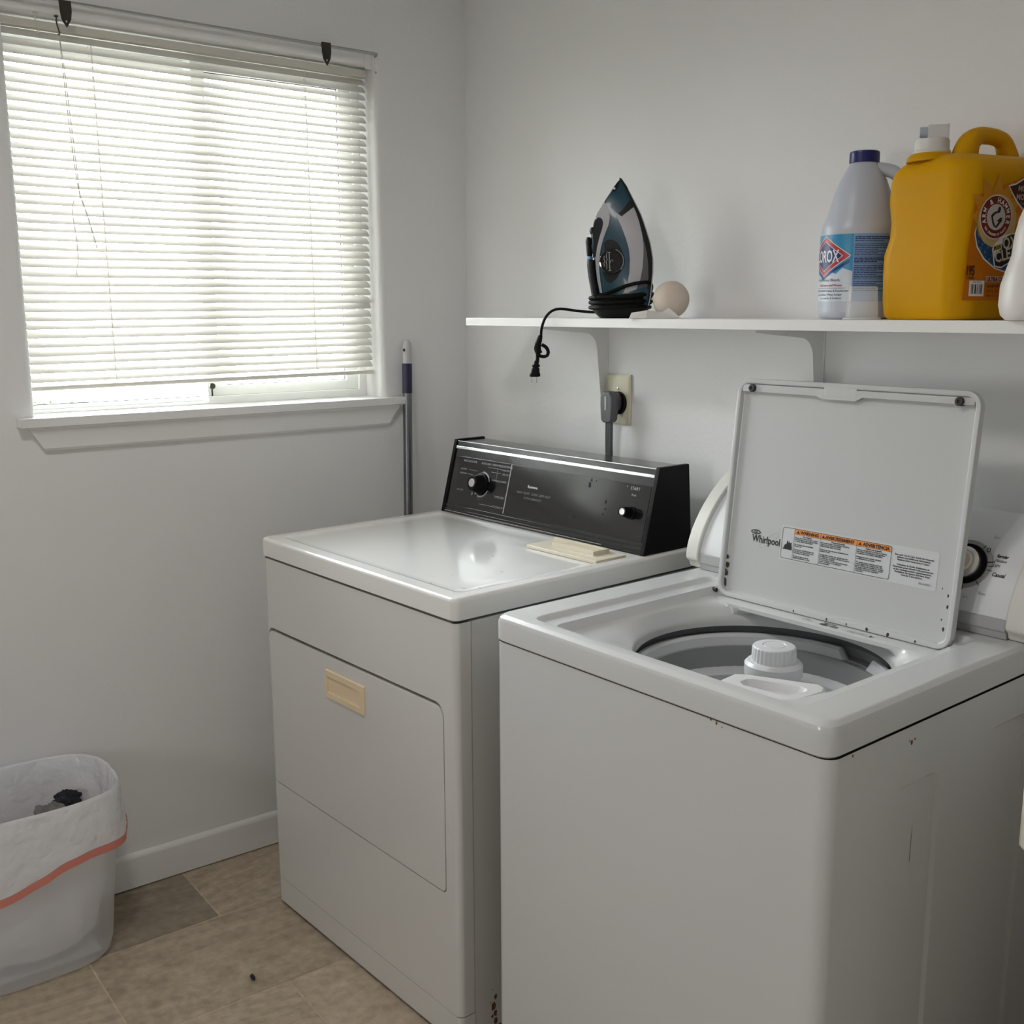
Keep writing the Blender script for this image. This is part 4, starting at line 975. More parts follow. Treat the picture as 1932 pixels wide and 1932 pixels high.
poly_fill(bm, o_, [i_]); mapped(bm, onlid(0.0005)); obj('logo_swirl', bm, M_grayink, lid, smooth=False)

# plastic tub at the right of the washer
t = thing('plastic_tub', 'off-white plastic tub edge peeking in right of the washer', 'tub', (1.962, -0.535, 0))
bm = NB()
lo = lambda d, z: [(x, y, z) for x, y in rrect(d, d, 0.58 - d, 0.50 - d, 0.015, 4)]
loft(bm, [lo(0.03, 0.0), lo(0.016, 0.74), lo(0.014, 0.765), lo(0.002, 0.768), lo(0, 0.772), lo(0, 0.848), lo(0.003, 0.851), lo(0.03, 0.851), lo(0.034, 0.845), lo(0.06, 0.50)]); obj('basin', bm, mat('tub_offwhite', (0.78, 0.74, 0.66), 0.45, var=0.03), t)

# ------------------------------------------------------------------ waste bin with liner
t = thing('waste_bin', 'translucent wastebasket with white drawstring bag, beside the left wall', 'bin', (0.172, -1.330, 0), 0)
def film(name, col, alpha, rough, bump, scale):
    m = mat(name, col, rough, var=0.03, var_scale=20, bump=bump, bump_scale=scale, bdist=0.02)
    nt = m.node_tree; b = nt.nodes['Principled BSDF']; out = nt.nodes['Material Output']
    tl = nt.nodes.new('ShaderNodeBsdfTranslucent'); tl.inputs[0].default_value = (*col, 1)
    tr = nt.nodes.new('ShaderNodeBsdfTransparent')
    m1 = nt.nodes.new('ShaderNodeMixShader'); m1.inputs[0].default_value = 0.28
    nt.links.new(b.outputs[0], m1.inputs[1]); nt.links.new(tl.outputs[0], m1.inputs[2])
    m2 = nt.nodes.new('ShaderNodeMixShader'); m2.inputs[0].default_value = alpha
    nt.links.new(tr.outputs[0], m2.inputs[1]); nt.links.new(m1.outputs[0], m2.inputs[2])
    nt.links.new(m2.outputs[0], out.inputs['Surface']); return m
M_bag = film('bin_bag_film', (0.93, 0.93, 0.95), 0.92, 0.22, 0.7, 18)
M_bin = film('bin_plastic', (0.90, 0.90, 0.92), 0.42, 0.30, 0.05, 20)
def sup(a, b, ang, e=3.2):
    c, s = cos(ang), sin(ang); k = (abs(c) ** e + abs(s) ** e) ** (-1 / e); return a * c * k, b * s * k
NBn = 96
def bring(a, b, z, fn=None):
    out = []
    for k in range(NBn):
        an = 2 * pi * k / NBn; x, y = sup(a, b, an)
        dr, dz = fn(an) if fn else (0, 0)
        out.append((x * (1 + dr), y * (1 + dr), z + dz))
    return out
bm = NB()
loft(bm, [bring(0.095, 0.140, 0.012), bring(0.108, 0.155, 0.001), bring(0.116, 0.163, 0.010), bring(0.122, 0.170, 0.035), bring(0.134, 0.185, 0.20), bring(0.146, 0.199, 0.385), bring(0.149, 0.202, 0.392), bring(0.146, 0.199, 0.396)], caps=True)
# open the mouth
bm.faces.ensure_lookup_table(); tf = max(bm.faces, key=lambda f: (len(f.verts) > 8, f.calc_center_median().z)); bm.faces.remove(tf)
obj('basket', bm, M_bin, t, ang=60)
def wob(amp, f1, f2, s):
    return lambda an: (amp * (sin(f1 * an + s) + 0.6 * sin(f2 * an + 2.1 * s)), 0)
def hem(an):   # lower edge of the turned-down bag: long in front and left, short at the right
    d = 0.5 + 0.5 * cos(an - radians(-62))
    return (0.012 * sin(9 * an) + 0.008 * sin(17 * an + 1), -0.055 - 0.085 * d ** 1.0 + 0.010 * sin(5 * an))
bm = NB(); rings = [bring(0.050, 0.085, 0.030, wob(0.10, 5, 9, 1)), bring(0.085, 0.125, 0.045, wob(0.07, 5, 9, 1)), bring(0.098, 0.142, 0.10, wob(0.075, 4, 9, 1.2)), bring(0.112, 0.160, 0.17, wob(0.055, 4, 9, 1.5)), bring(0.131, 0.182, 0.27, wob(0.022, 7, 15, 1.3)), bring(0.1405, 0.193, 0.37, wob(0.006, 9, 14, 2)), bring(0.1440, 0.1965, 0.402, wob(0.004, 8, 19, .4)), bring(0.1500, 0.203, 0.406, wob(0.004, 8, 19, .4)),
         bring(0.1535, 0.207, 0.396, wob(0.004, 8, 17, .8))]
for f in (0.25, 0.5, 0.75, 1.0):
    rings.append(bring(0.1540 + 0.006 * f, 0.2075 + 0.006 * f, 0.385, lambda an, f=f: (hem(an)[0] * f + 0.006 * f * sin(23 * an), hem(an)[1] * f)))
loft(bm, rings, caps=False); obj('bin_bag', bm, M_bag, t, ang=70)
bm = NB(); rings = []
for f, o in ((0.90, 0.0012), (1.0, 0.0012), (1.10, 0.0012)):
    rings.append(bring(0.1615, 0.2150, 0.385, lambda an, f=f: (hem(an)[0] + 0.006 * sin(23 * an), hem(an)[1] - (0.018 * (f - 0.9) / 0.2))))
loft(bm, rings, caps=False); obj('drawstring', bm, translucent('red_drawstring', (0.78, 0.27, 0.22), (0.75, 0.3, 0.25), 0.25, 0.4), t, label='red plastic drawstring hem', ang=70)
bm = NB(); box(bm, (-0.085, -0.13, 0.014), (0.085, 0.13, 0.018)); bm.verts.ensure_lookup_table()
lq = [(-0.06, -0.15, 0.02), (0.095, -0.13, 0.03), (0.105, 0.03, 0.05), (0.112, -0.05, 0.17), (0.06, -0.16, 0.2)]
obj('bin_base', bm, M_bin, t)
# crumpled refuse inside
def crumple(bm, c, r, seed, sq=(1, 1, 1), amp=0.45, sub=4):
    b2 = bmesh.new(); bmesh.ops.create_icosphere(b2, subdivisions=sub, radius=1.0)
    for v in b2.verts:
        p = v.co.copy(); d = mnoise.noise(p * 2.1 + Vector((seed, 0, 0))) + 0.6 * abs(mnoise.noise(p * 4.7 + Vector((0, seed, 0))))
        q = p * (1 + amp * d); v.co = Vector((c[0] + q.x * r * sq[0], c[1] + q.y * r * sq[1], c[2] + q.z * r * sq[2]))
    me = bpy.data.meshes.new('tmp'); b2.to_mesh(me); b2.free(); bm.from_mesh(me); bpy.data.meshes.remove(me)
BO = Vector((0.172, -1.330, 0))
M_rag1 = mat('crumpled_gray_cloth', (0.20, 0.185, 0.175), 0.9, var=0.35, var_scale=30); M_rag2 = mat('dark_cloth', (0.022, 0.022, 0.028), 0.9, var=0.3, var_scale=30); M_tis = mat('white_tissue', (0.66, 0.66, 0.68), 0.8, var=0.05)
for nm, c, r, sd, sq, m_, lab in (('rag', (-0.022, 0.070, 0.312), 0.036, 3.1, (1.1, 0.9, 0.8), M_rag1, 'crumpled grey rag on top in the waste bin'),
                                  ('rag', (-0.078, 0.120, 0.315), 0.026, 8.2, (0.9, 1.1, 0.9), M_rag2, 'black rag behind the grey one in the waste bin'),
                                  ('lint_wad', (0.040, 0.025, 0.300), 0.034, 5.5, (0.9, 1.2, 0.8), mat('gray_lint', (0.34, 0.31, 0.30), 0.95, var=0.2, var_scale=25), 'greyish lint wad in the waste bin')):
    bm = NB(); crumple(bm, (0, 0, 0), r, sd, sq); o = obj(nm, bm, m_, ang=25); o.location = BO + Vector(c); tag(o, lab, 'rubbish')

# debris on floor
bm = NB(); crumple(bm, (0, 0, 0), 0.006, 2.2, (1.6, 0.6, 0.7), 0.6, 2); o = obj('lint_scrap', bm, M_rag2, smooth=False); o.location = (0.545, -0.965, 0.005); tag(o, 'tiny dark scrap lying on the tile near the dryer', 'debris')

# ------------------------------------------------------------------ IRON
IRB = Vector((0.803, -0.150, ZS)); ir_a = atan2(0.73, 0.68)
IR = thing('steam_iron', 'teal and gray steam iron standing upright on the shelf', 'iron', IRB, ir_a)
KI = 0.1553 / 887.0
def iu(x): return (1100 + 0.1553 * x - 1175) / 887.0
def iz(y): return (1790 - y) * KI + 0.0
Rr = [(100, 485), (200, 552), (290, 600), (370, 640), (460, 686), (550, 732), (650, 768), (750, 803), (900, 850), (1000, 870), (1100, 885), (1250, 885), (1420, 872), (1500, 866), (1600, 850), (1700, 820), (1760, 760), (1790, 700)]
Ll = [(100, 481), (140, 440), (190, 402), (280, 345), (380, 280), (510, 200), (600, 165), (700, 150), (800, 150), (950, 155), (1100, 165), (1300, 190), (1480, 225), (1600, 205), (1700, 195), (1760, 220), (1790, 250)]
def interp(tab, y):
    if y <= tab[0][0]: return tab[0][1]
    for (a, p), (b, q) in zip(tab, tab[1:]):
        if y <= b: return p + (q - p) * (y - a) / (b - a)
    return tab[-1][1]
def hw(y): # half thickness (teardrop)
    f = min(1.0, max(0.0, (y - 95) / 1250.0)); b = 0.055 * (1 - (1 - f) ** 1.9)
    if y > 1500: b *= 1 - 0.25 * ((y - 1500) / 290.0)
    return max(b, 0.0025)
def W_iron(x, y):
    L, R_ = interp(Ll, y), interp(Rr, y) - 28
    t = min(1, max(0, (x - L) / max(R_ - L, 1)))
    h = hw(y); lo_ = min(0.0135, h * 0.8)
    return lo_ + (h * 0.93 - lo_) * (1 - (1 - t) ** 1.8)
ysamp = [102, 120, 150] + list(range(190, 1761, 45)) + [1775, 1790]
bm = NB(); rings = []
for y in [q for q in ysamp if q <= 1650]:
    L, R_ = interp(Ll, y), interp(Rr, y) - 26; ring = []
    n = 12
    for k in range(n + 1):
        x = L + (R_ - L) * k / n; wv = W_iron(x, y)
        if k == 0: wv *= 0.55
        if k == n: wv *= 0.97
        ring.append((iu(x), -wv, iz(y)))
    for k in range(n, -1, -1):
        x = L + (R_ - L) * k / n; wv = W_iron(x, y)
        if k == 0: wv *= 0.55
        if k == n: wv *= 0.97
        ring.append((iu(x), wv, iz(y)))
    rings.append(ring)
loft(bm, rings)
M_teal = mat('teal_plastic', (0.006, 0.050, 0.078), 0.34, coat=0.1, spec=0.4, var=0.25, var_scale=25)
M_irongray = mat('iron_gray_plastic', (0.42, 0.41, 0.43), 0.4, var=0.04, var_scale=20)
M_ironblack = mat('iron_black_plastic', (0.010, 0.011, 0.012), 0.45, spec=0.25, var=0.15, var_scale=30)
obj('body', bm, M_teal, IR, ang=40)
# soleplate + black skirt
for nm, d0, d1, k, m_ in (('skirt', 30, 8, 1.0, M_ironblack), ('soleplate', 8, -4, 1.02, M_steel)):
    bm = NB(); rings = []
    for y in [100, 110, 125, 150] + list(range(190, 1650, 50)):
        h = hw(y) * k; R_ = interp(Rr, y)
        rings.append([(iu(R_ - d0), -h, iz(y)), (iu(R_ - d1), -h, iz(y)), (iu(R_ - d1), h, iz(y)), (iu(R_ - d0), h, iz(y))])
    loft(bm, rings); obj(nm, bm, m_, IR, ang=50)
def ipatch(nm, poly, m_, off=0.0009, both=True, parent=None, holes=(), thick=0.0):
    bm = NB(); poly_fill(bm, poly, holes); cut_grid(bm, 60, 0); cut_grid(bm, 60, 1)
    bmesh.ops.triangulate(bm, faces=bm.faces)
    P = [(v.co.x, v.co.y) for v in bm.verts]
    for v, (x, y) in zip(bm.verts, P): v.co = (iu(x), -(W_iron(x, y) + off), iz(y))
    ex = bmesh.ops.extrude_face_region(bm, geom=bm.faces[:])
    for v in [g for g in ex['geom'] if isinstance(g, bmesh.types.BMVert)]: v.co.y += 0.004 if not thick else thick
    if both:
        b2 = bm.copy()
        for v in b2.verts: v.co.y = -v.co.y
        obj(nm, b2, m_, parent or IR, ang=40)
    return obj(nm, bm, m_, parent or IR, ang=40)
ipatch('side_panel', [(413, 508), (495, 568), (640, 458), (665, 510), (710, 640), (745, 780), (766, 900), (768, 1010), (760, 1180), (735, 1330), (690, 1440), (600, 1475), (525, 1490), (570, 1400), (600, 1250), (605, 1080), (590, 960), (555, 840), (500, 700), (450, 590)], M_irongray)
ipatch('rear_cover', [(770, 880), (785, 870), (815, 1010), (828, 1150), (832, 1290), (820, 1410), (710, 1430), (738, 1330), (762, 1180), (770, 1010)], mat('iron_dark_gray', (0.09, 0.09, 0.085), 0.5, var=0.1), 0.0008)
ipatch('shoulder_trim', [(282, 385), (320, 430), (345, 500), (352, 580), (340, 660), (310, 735), (275, 830), (248, 930), (230, 1050), (228, 1180), (245, 1330), (270, 1480), (240, 1480), (208, 1330), (190, 1200), (178, 1062), (165, 1055), (185, 1040), (200, 920), (230, 800), (262, 700), (272, 640), (262, 600), (240, 575), (205, 568), (185, 572), (215, 490)], M_irongray, 0.0012)
ipatch('nose_cap', [(478, 108), (465, 160), (440, 225), (410, 268), (375, 262), (395, 215), (440, 150)], M_ironblack, 0.0012)
ipatch('water_window', [(590, 372), (622, 395), (640, 452), (497, 562), (455, 530), (520, 470)], M_ironblack, 0.0006)
ipatch('thumb_panel', [(205, 570), (238, 578), (262, 602), (270, 640), (260, 700), (232, 800), (203, 920), (180, 1030), (160, 1050), (150, 900), (145, 760), (152, 680), (168, 610)], M_ironblack, 0.0010)
ipatch('skirt_band', [(486, 106), (560, 215), (605, 310), (650, 420), (692, 520), (736, 640), (776, 770), (812, 880), (840, 1010), (856, 1150), (856, 1300), (846, 1440), (822, 1440), (832, 1290), (826, 1150), (808, 1010), (776, 880), (748, 760), (706, 620), (664, 500), (628, 410), (590, 330), (545, 250), (480, 130)], M_ironblack, 0.0010)
bm = NB(); lathe(bm, [(0.0022, 0), (0.0022, -0.0025), (0.001, -0.003)], (iu(403), -W_iron(403, 228) - 0.001, iz(228)), 12, 'y'); obj('spray_nozzle', bm, M_chrome, IR)
# black handle with buttons
def hloft(poly_y, xl, xr, wv, nm, m_, parent=IR):
    bm = NB(); rings = []
    for y, a, b, h in zip(poly_y, xl, xr, wv):
        c = 0.5 * (a + b); r = 0.5 * (b - a); rings.append([(iu(c + r * cos(2 * pi * k / 20)), -h * sin(2 * pi * k / 20), iz(y)) for k in range(20)])
    loft(bm, rings); return obj(nm, bm, m_, parent, ang=60)
hd = hloft([1075, 1090, 1140, 1220, 1320, 1420, 1500, 1560, 1600], [78, 73, 74, 82, 98, 118, 132, 140, 150], [168, 178, 184, 192, 205, 222, 240, 250, 250], [0.012, 0.0145, 0.0155, 0.016, 0.016, 0.016, 0.0155, 0.014, 0.010], 'handle', M_ironblack)
hloft([800, 812, 850, 920, 990, 1030], [72, 60, 53, 60, 66, 72], [108, 122, 128, 132, 140, 140], [0.006, 0.009, 0.0105, 0.0105, 0.0105, 0.008], 'steam_lever', M_ironblack, hd)
hloft([570, 585, 630, 700, 760, 850, 950, 1050], [185, 165, 150, 140, 120, 125, 140, 150], [235, 258, 270, 262, 240, 225, 210, 190], [0.008, 0.0125, 0.0145, 0.0145, 0.014, 0.014, 0.013, 0.012], 'thumb_rest', M_ironblack, hd)
M_bluebtn = mat('blue_button', (0.03, 0.12, 0.24), 0.3, var=0.1)
hloft([680, 690, 720, 760, 772], [125, 108, 98, 108, 125], [150, 155, 158, 158, 150], [0.005, 0.0085, 0.010, 0.009, 0.006], 'spray_button', mat('teal_button', (0.008, 0.05, 0.09), 0.3, var=0.1), hd)
hloft([800, 830, 900, 1000], [125, 128, 132, 140], [165, 176, 176, 166], [0.006, 0.0150, 0.0150, 0.006], 'lever_mount', mat('slate_plastic', (0.03, 0.075, 0.12), 0.4, var=0.1), hd)
hloft([1030, 1042, 1062, 1082], [80, 74, 74, 80], [140, 146, 148, 140], [0.010, 0.0165, 0.0165, 0.011], 'indicator_light', mat('pale_blue_lens', (0.16, 0.32, 0.52), 0.25, var=0.05), hd)
# temperature dial on each side
def disc(nm, cx, cy, r, prof, m_, parent, ry=None):
    bm = NB(); rings = []
    base = W_iron(cx, cy)
    for rr, o in prof:
        rings.append([(iu(cx) + rr * cos(2 * pi * k / 40), -(base + o) + (0.10 * rr * cos(2 * pi * k / 40)) * -1, iz(cy) + rr * sin(2 * pi * k / 40)) for k in range(40)])
    loft(bm, rings); return obj(nm, bm, m_, parent, ang=40)
ipatch('dial_bezel', [(285, 890), (310, 850), (350, 838), (400, 845), (450, 880), (500, 960), (522, 1050), (520, 1130), (490, 1230), (430, 1320), (360, 1362), (310, 1330), (275, 1250), (270, 1150), (300, 1000)], M_ironblack, 0.0014, both=False)
dd = disc('temperature_dial', 378, 1105, 0.031, [(0.0268, -0.002), (0.0268, 0.009), (0.0255, 0.011), (0.0230, 0.0115), (0.0222, 0.0095), (0.001, 0.0098)], mat('glossy_black', (0.006, 0.006, 0.007), 0.08, coat=0.6, var=0.1), IR)
bm = NB()
for r_ in (0.0262,):
    tube(bm, [(iu(378) + r_ * cos(a), -(W_iron(378, 1105) + 0.0105) - 0.10 * r_ * cos(a), iz(1105) + r_ * sin(a)) for a in [radians(-40 + 110 * k / 16) for k in range(17)]], 0.0006, 6)
obj('dial_rim', bm, M_chrome, dd)
bm = NB()
def dtube(P, r): tube(bm, [(iu(378) + a, -(W_iron(378, 1105) + 0.0104) - 0.10 * a, iz(1105) + b) for a, b in P], r, 5)
dtube([(-0.0045, 0.019), (-0.0040, 0.0), (-0.0025, -0.019)], 0.0009)
dtube([(-0.010, 0.017), (-0.011, 0.010), (-0.0085, 0.004), (-0.011, -0.002), (-0.009, -0.009), (-0.0095, -0.016)], 0.0006)
dtube([(-0.015, 0.012), (-0.016, 0.006), (-0.0135, 0.001), (-0.016, -0.004), (-0.014, -0.010)], 0.0006)
dtube([(0.001 + 0.003 * cos(a), 0.0 + 0.003 * sin(a)) for a in [k * 0.4 for k in range(12)]], 0.0005)
dtube([(-0.010, 0.0195), (-0.002, 0.019)], 0.0006); dtube([(-0.006, -0.0195), (0.001, -0.019)], 0.0006)
obj('dial_marks', bm, M_irongray, dd)
# heel
bm = NB(); rings = []
for y, a, b, h in ((1590, 140, 862, 0.047), (1690, 150, 845, 0.047), (1725, 180, 800, 0.046), (1760, 215, 690, 0.042), (1782, 240, 640, 0.038), (1789.5, 250, 625, 0.036)):
    rings.append([(iu(x), yy, iz(y)) for x, yy in rrect(a, -h, b, h, 0.0)] if False else [(iu(0.5 * (a + b)) + (b - a) * 0.5 * KI * px, h * py, iz(y)) for px, py in [sup(1, 1, 2 * pi * k / 32, 3.5) for k in range(32)]])
loft(bm, rings); obj('heel', bm, M_ironblack, IR)
# cord wound round the heel and hanging off the shelf edge
bm = NB()
for j, (y, a, b, h, tl) in enumerate(((1522, 118, 895, 0.061, -22), (1592, 118, 880, 0.059, -10), (1655, 118, 862, 0.057, -6), (1560, 135, 870, 0.056, -30), (1625, 135, 868, 0.055, -24))):
    pts = []
    for k in range(36):
        px, py = sup(1, 1, 2 * pi * k / 36, 2.6); u = iu(0.5 * (a + b)) + (b - a) * 0.5 * KI * px
        pts.append((u, h * py, iz(y + tl * px + 5 * sin(3 * 2 * pi * k / 36 + j))))
    tube(bm, pts, 0.0042, 8, closed=True)
tube(bm, [(iu(868), 0.012, iz(1470)), (iu(872), -0.040, iz(1400)), (iu(830), -0.056, iz(1362)), (iu(700), -0.0555, iz(1368)), (iu(560), -0.046, iz(1400)), (iu(430), -0.040, iz(1450)), (iu(300), -0.044, iz(1500)), (iu(180), -0.045, iz(1530))], 0.0040, 8, 5)
CS = obj('power_cord', bm, M_cord, IR)
inv_ = Matrix.Rotation(-ir_a, 3, 'Z')
def il(p): return inv_ @ (Vector(p) - IRB)
bm = NB()
path = [(0.775, -0.178, ZS + 0.013), (0.752, -0.188, ZS + 0.0135), (0.726, -0.205, ZS + 0.016), (0.702, -0.232, ZS + 0.0205), (0.688, -0.247, ZS + 0.016), (0.674, -0.2545, ZS + 0.001), (0.664, -0.257, ZS - 0.022), (0.6625, -0.258, ZS - 0.042)]
tube(bm, [il(p) for p in path], 0.0031, 10, 6); obj('cable', bm, M_cord, CS)
bm = NB()
b0 = Vector((0.6615, -0.258, ZS - 0.042)); rx = Vector((0.6, 0.8, 0)).normalized(); dn = Vector((0, 0, -1))
def bp_(a, b, c=0.0): return il(b0 + rx * a + dn * b + Vector((0.8, -0.6, 0)) * c)
tube(bm, [bp_(0, -0.004), bp_(-0.003, 0.006), bp_(-0.006, 0.016), bp_(-0.005, 0.028), bp_(0.000, 0.036)], [0.0045, 0.0068, 0.0075, 0.0068, 0.005], 10, 4)
tube(bm, [bp_(0.002, 0.016, 0.004), bp_(0.012, 0.022, 0.004), bp_(0.017, 0.032, 0.002), bp_(0.014, 0.041, 0.0), bp_(0.004, 0.043, -0.002), bp_(-0.006, 0.038, -0.002), bp_(-0.011, 0.026), bp_(-0.009, 0.016, 0.002)], 0.0040, 8, 5)
tube(bm, [bp_(-0.008, 0.022, 0.003), bp_(-0.007, 0.036, 0.004), bp_(-0.007, 0.048, 0.002), bp_(-0.0085, 0.060)], 0.0042, 8, 4)
obj('knot', bm, M_cord, CS)
bm = NB()
secs = []
for b, hw_, hd_ in ((0.052, 0.0048, 0.0048), (0.060, 0.0055, 0.0052), (0.062, 0.0088, 0.0062), (0.066, 0.0088, 0.0062), (0.068, 0.0060, 0.0055), (0.070, 0.0088, 0.0065), (0.078, 0.0100, 0.0072), (0.083, 0.0125, 0.0080), (0.0865, 0.0125, 0.0080), (0.088, 0.0105, 0.0075)):
    secs.append([bp_(-0.0088 - (b - 0.05) * 0.12 + hw_ * px, b, hd_ * py) for px, py in [sup(1, 1, 2 * pi * k / 16, 3) for k in range(16)]])
loft(bm, secs); pg = obj('plug', bm, M_cord, CS)
bm = NB()
for s in (-0.0056, 0.0056):
    cx = -0.0134 + s
    loft(bm, [[bp_(cx - 0.0008 + q[0], b, q[1]) for q in ((-0.0009, -0.0030), (0.0009, -0.0030), (0.0009, 0.0030), (-0.0009, 0.0030))] for b in (0.087, 0.096, 0.1015)])
split_parts(obj('plug_prongs', bm, M_steel, CS), 'plug_prong')

# ball and tissue
bm = NB(); bmesh.ops.create_uvsphere(bm, u_segments=40, v_segments=24, radius=0.0385); o = obj('dryer_ball', bm, mat('cream_felt', (0.66, 0.57, 0.48), 0.85, bump=0.5, bump_scale=120, var=0.04, var_scale=30)); o.location = (0.926, -0.115, ZS + 0.0390); tag(o, 'cream round ball on the shelf behind the iron', 'ball')
bm = NB()
def tis(p): return Vector(p)
T0 = [(-0.052, -0.020, 0.0015), (0.045, -0.010, 0.0015), (0.030, 0.030, 0.0015), (-0.04, 0.03, 0.0015)]
v = [bm.verts.new(p) for p in ((-0.055, -0.022, 0.001), (-0.02, -0.03, 0.001), (0.05, -0.012, 0.001), (0.030, 0.026, 0.001), (-0.045, 0.026, 0.001), (-0.050, -0.004, 0.012), (-0.018, -0.010, 0.017), (0.012, 0.002, 0.013), (0.026, 0.006, 0.022), (-0.01, 0.016, 0.010))]
for f in ((0, 1, 6, 5), (1, 2, 7, 6), (2, 8, 7), (2, 3, 8), (3, 9, 7, 8), (3, 4, 9), (4, 5, 6, 9), (6, 7, 9), (0, 5, 4), (0, 4, 3, 2, 1)): bm.faces.new([v[i] for i in f])
o = obj('folded_tissue', bm, mat('tissue_white', (0.74, 0.72, 0.69), 0.85, var=0.04, var_scale=40), smooth=False); o.location = (0.968, -0.200, ZS); o.rotation_euler = (0, 0, 0.82); tag(o, 'crumpled white tissue at the foot of the iron', 'tissue')

# ------------------------------------------------------------------ bleach bottle
BBx, BBy = 1.386, -0.112
t = thing('bleach_bottle', 'bluish white bleach bottle with blue cap and label', 'bottle', (BBx, BBy, ZS))
M_bottle = mat('bleach_plastic', (0.50, 0.53, 0.60), 0.35, var=0.015)
PR = [(0.0, 0.004), (0.055, 0.003), (0.058, 0.0005), (0.064, 0.004), (0.0672, 0.014), (0.0672, 0.150), (0.066, 0.158), (0.0625, 0.170), (0.0575, 0.182), (0.0525, 0.200), (0.0465, 0.220), (0.039, 0.240), (0.0325, 0.252), (0.0265, 0.262), (0.0235, 0.268), (0.0225, 0.274)]
bm = NB(); lathe(bm, PR, (0, 0, 0), 64, caps=False); obj('bottle', bm, M_bottle, t, ang=50)
VA = atan2(-1.7858 - BBy, 2.5814 - BBx)            # direction from the bottle to the middle of its visible side
Hd = VA + radians(80)
hx, hyy = cos(Hd), sin(Hd)
bm = NB(); tube(bm, [(hx * r, hyy * r, z) for r, z in ((0.012, 0.258), (0.032, 0.256), (0.052, 0.249), (0.067, 0.232), (0.073, 0.208), (0.070, 0.184), (0.058, 0.160))], 0.0115, 14, 5); obj('handle', bm, M_bottle, t, ang=70)
bm = NB(); n = 72; rings = []
for r, h, rg in ((0.0245, 0.268, 0), (0.0255, 0.269, 1), (0.0255, 0.284, 1), (0.0245, 0.287, 0), (0.022, 0.288, 0), (0.0, 0.288, 0)):
    rings.append([((r - (0.0006 if rg and k % 2 else 0)) * cos(2 * pi * k / n), (r - (0.0006 if rg and k % 2 else 0)) * sin(2 * pi * k / n), h) for k in range(n)])
loft(bm, rings, caps=False); obj('cap', bm, mat('navy_cap', (0.006, 0.012, 0.12), 0.35, var=0.08), t, ang=50, label='dark blue screw cap')
RB = 0.0672
def onb(off):   # label coordinates: s metres round the bottle to the right of the visible middle, z up
    return lambda s, z: Vector(((RB + off) * cos(VA + s / RB), (RB + off) * sin(VA + s / RB), z))
def blab(nm, fill, m_, off, parent=None):
    bm = NB(); fill(bm); cut_grid(bm, 0.005, 0); mapped(bm, onb(off)); return obj(nm, bm, m_, parent or t, smooth=False)
R_ = lambda x0, y0, x1, y1: [(x0, y0), (x1, y0), (x1, y1), (x0, y1)]
LB = blab('label', lambda b: poly_fill(b, R_(-0.152, 0.031, 0.075, 0.145)), mat('label_gradient', (0.62, 0.68, 0.76), 0.35, var=0.05, var_scale=40), 0.0004)
blab('sky_panel', lambda b: poly_fill(b, [(-0.152, 0.088), (-0.10, 0.080), (-0.075, 0.073), (-0.050, 0.082), (-0.040, 0.078), (-0.028, 0.088), (-0.010, 0.082), (-0.010, 0.145), (-0.152, 0.145)]), mat('sky_blue_ink', (0.03, 0.27, 0.50), 0.35, var=0.25, var_scale=35), 0.0007, LB)
blab('blue_panel', lambda b: poly_fill(b, R_(-0.010, 0.031, 0.075, 0.145)), mat('back_panel_blue', (0.22, 0.36, 0.62), 0.35, var=0.2, var_scale=30), 0.0007, LB)
def bars(b):
    y = 0.1385
    for i in range(31):
        h = 0.0013 if i not in (0, 1, 12, 13, 14) else 0.0019; x = -0.008; x1 = random.choice((0.030, 0.042, 0.052, 0.057, 0.058)); gap_ = i in (3, 11, 15, 24)
        while x < x1:
            wv = random.uniform(0.003, 0.011)
            if not gap_: poly_fill(b, R_(x, y, min(x + wv, x1), y + h))
            x += wv + 0.0007
        if gap_: poly_fill(b, R_(-0.008, y + 0.0008, 0.058, y + 0.0012))
        y -= 0.0030
blab('fine_print', bars, mat('dark_blue_ink', (0.012, 0.03, 0.14), 0.5, var=0.1), 0.0010, LB)
cxd, cyd = -0.0675, 0.1085
dia = lambda a, h: [(cxd - a, cyd), (cxd, cyd - h), (cxd + a * 0.93, cyd - h * 0.09), (cxd + a, cyd), (cxd + a * 0.93, cyd + h * 0.09), (cxd + 0.002, cyd + h)]
blab('diamond_shadow', lambda b: poly_fill(b, [(cxd - 0.044, cyd - 0.006), (cxd - 0.004, cyd - 0.041), (cxd + 0.052, cyd - 0.012), (cxd + 0.052, cyd - 0.006), (cxd, cyd - 0.036)]), mat('diamond_blue', (0.010, 0.04, 0.20), 0.35, var=0.1), 0.0010, LB)
blab('diamond_white', lambda b: poly_fill(b, dia(0.0540, 0.0350)), M_labelwhite, 0.0012, LB)
blab('diamond_red', lambda b: poly_fill(b, dia(0.0520, 0.0332)), mat('logo_red', (0.46, 0.03, 0.035), 0.35, var=0.1), 0.0014, LB)
blab('diamond_inner_white', lambda b: poly_fill(b, dia(0.0405, 0.0262)), M_labelwhite, 0.0016, LB)
blab('diamond_navy', lambda b: poly_fill(b, dia(0.0385, 0.0250)), mat('logo_navy', (0.010, 0.018, 0.16), 0.35, var=0.1), 0.0018, LB)
blab('brand_lettering', lambda b: text_bm(b, 'CLOROX', cxd - 0.003, cyd - 0.0100, 0.0290, 'CENTER', sx=0.60, bold=0.0006), M_labelwhite, 0.0021, LB)
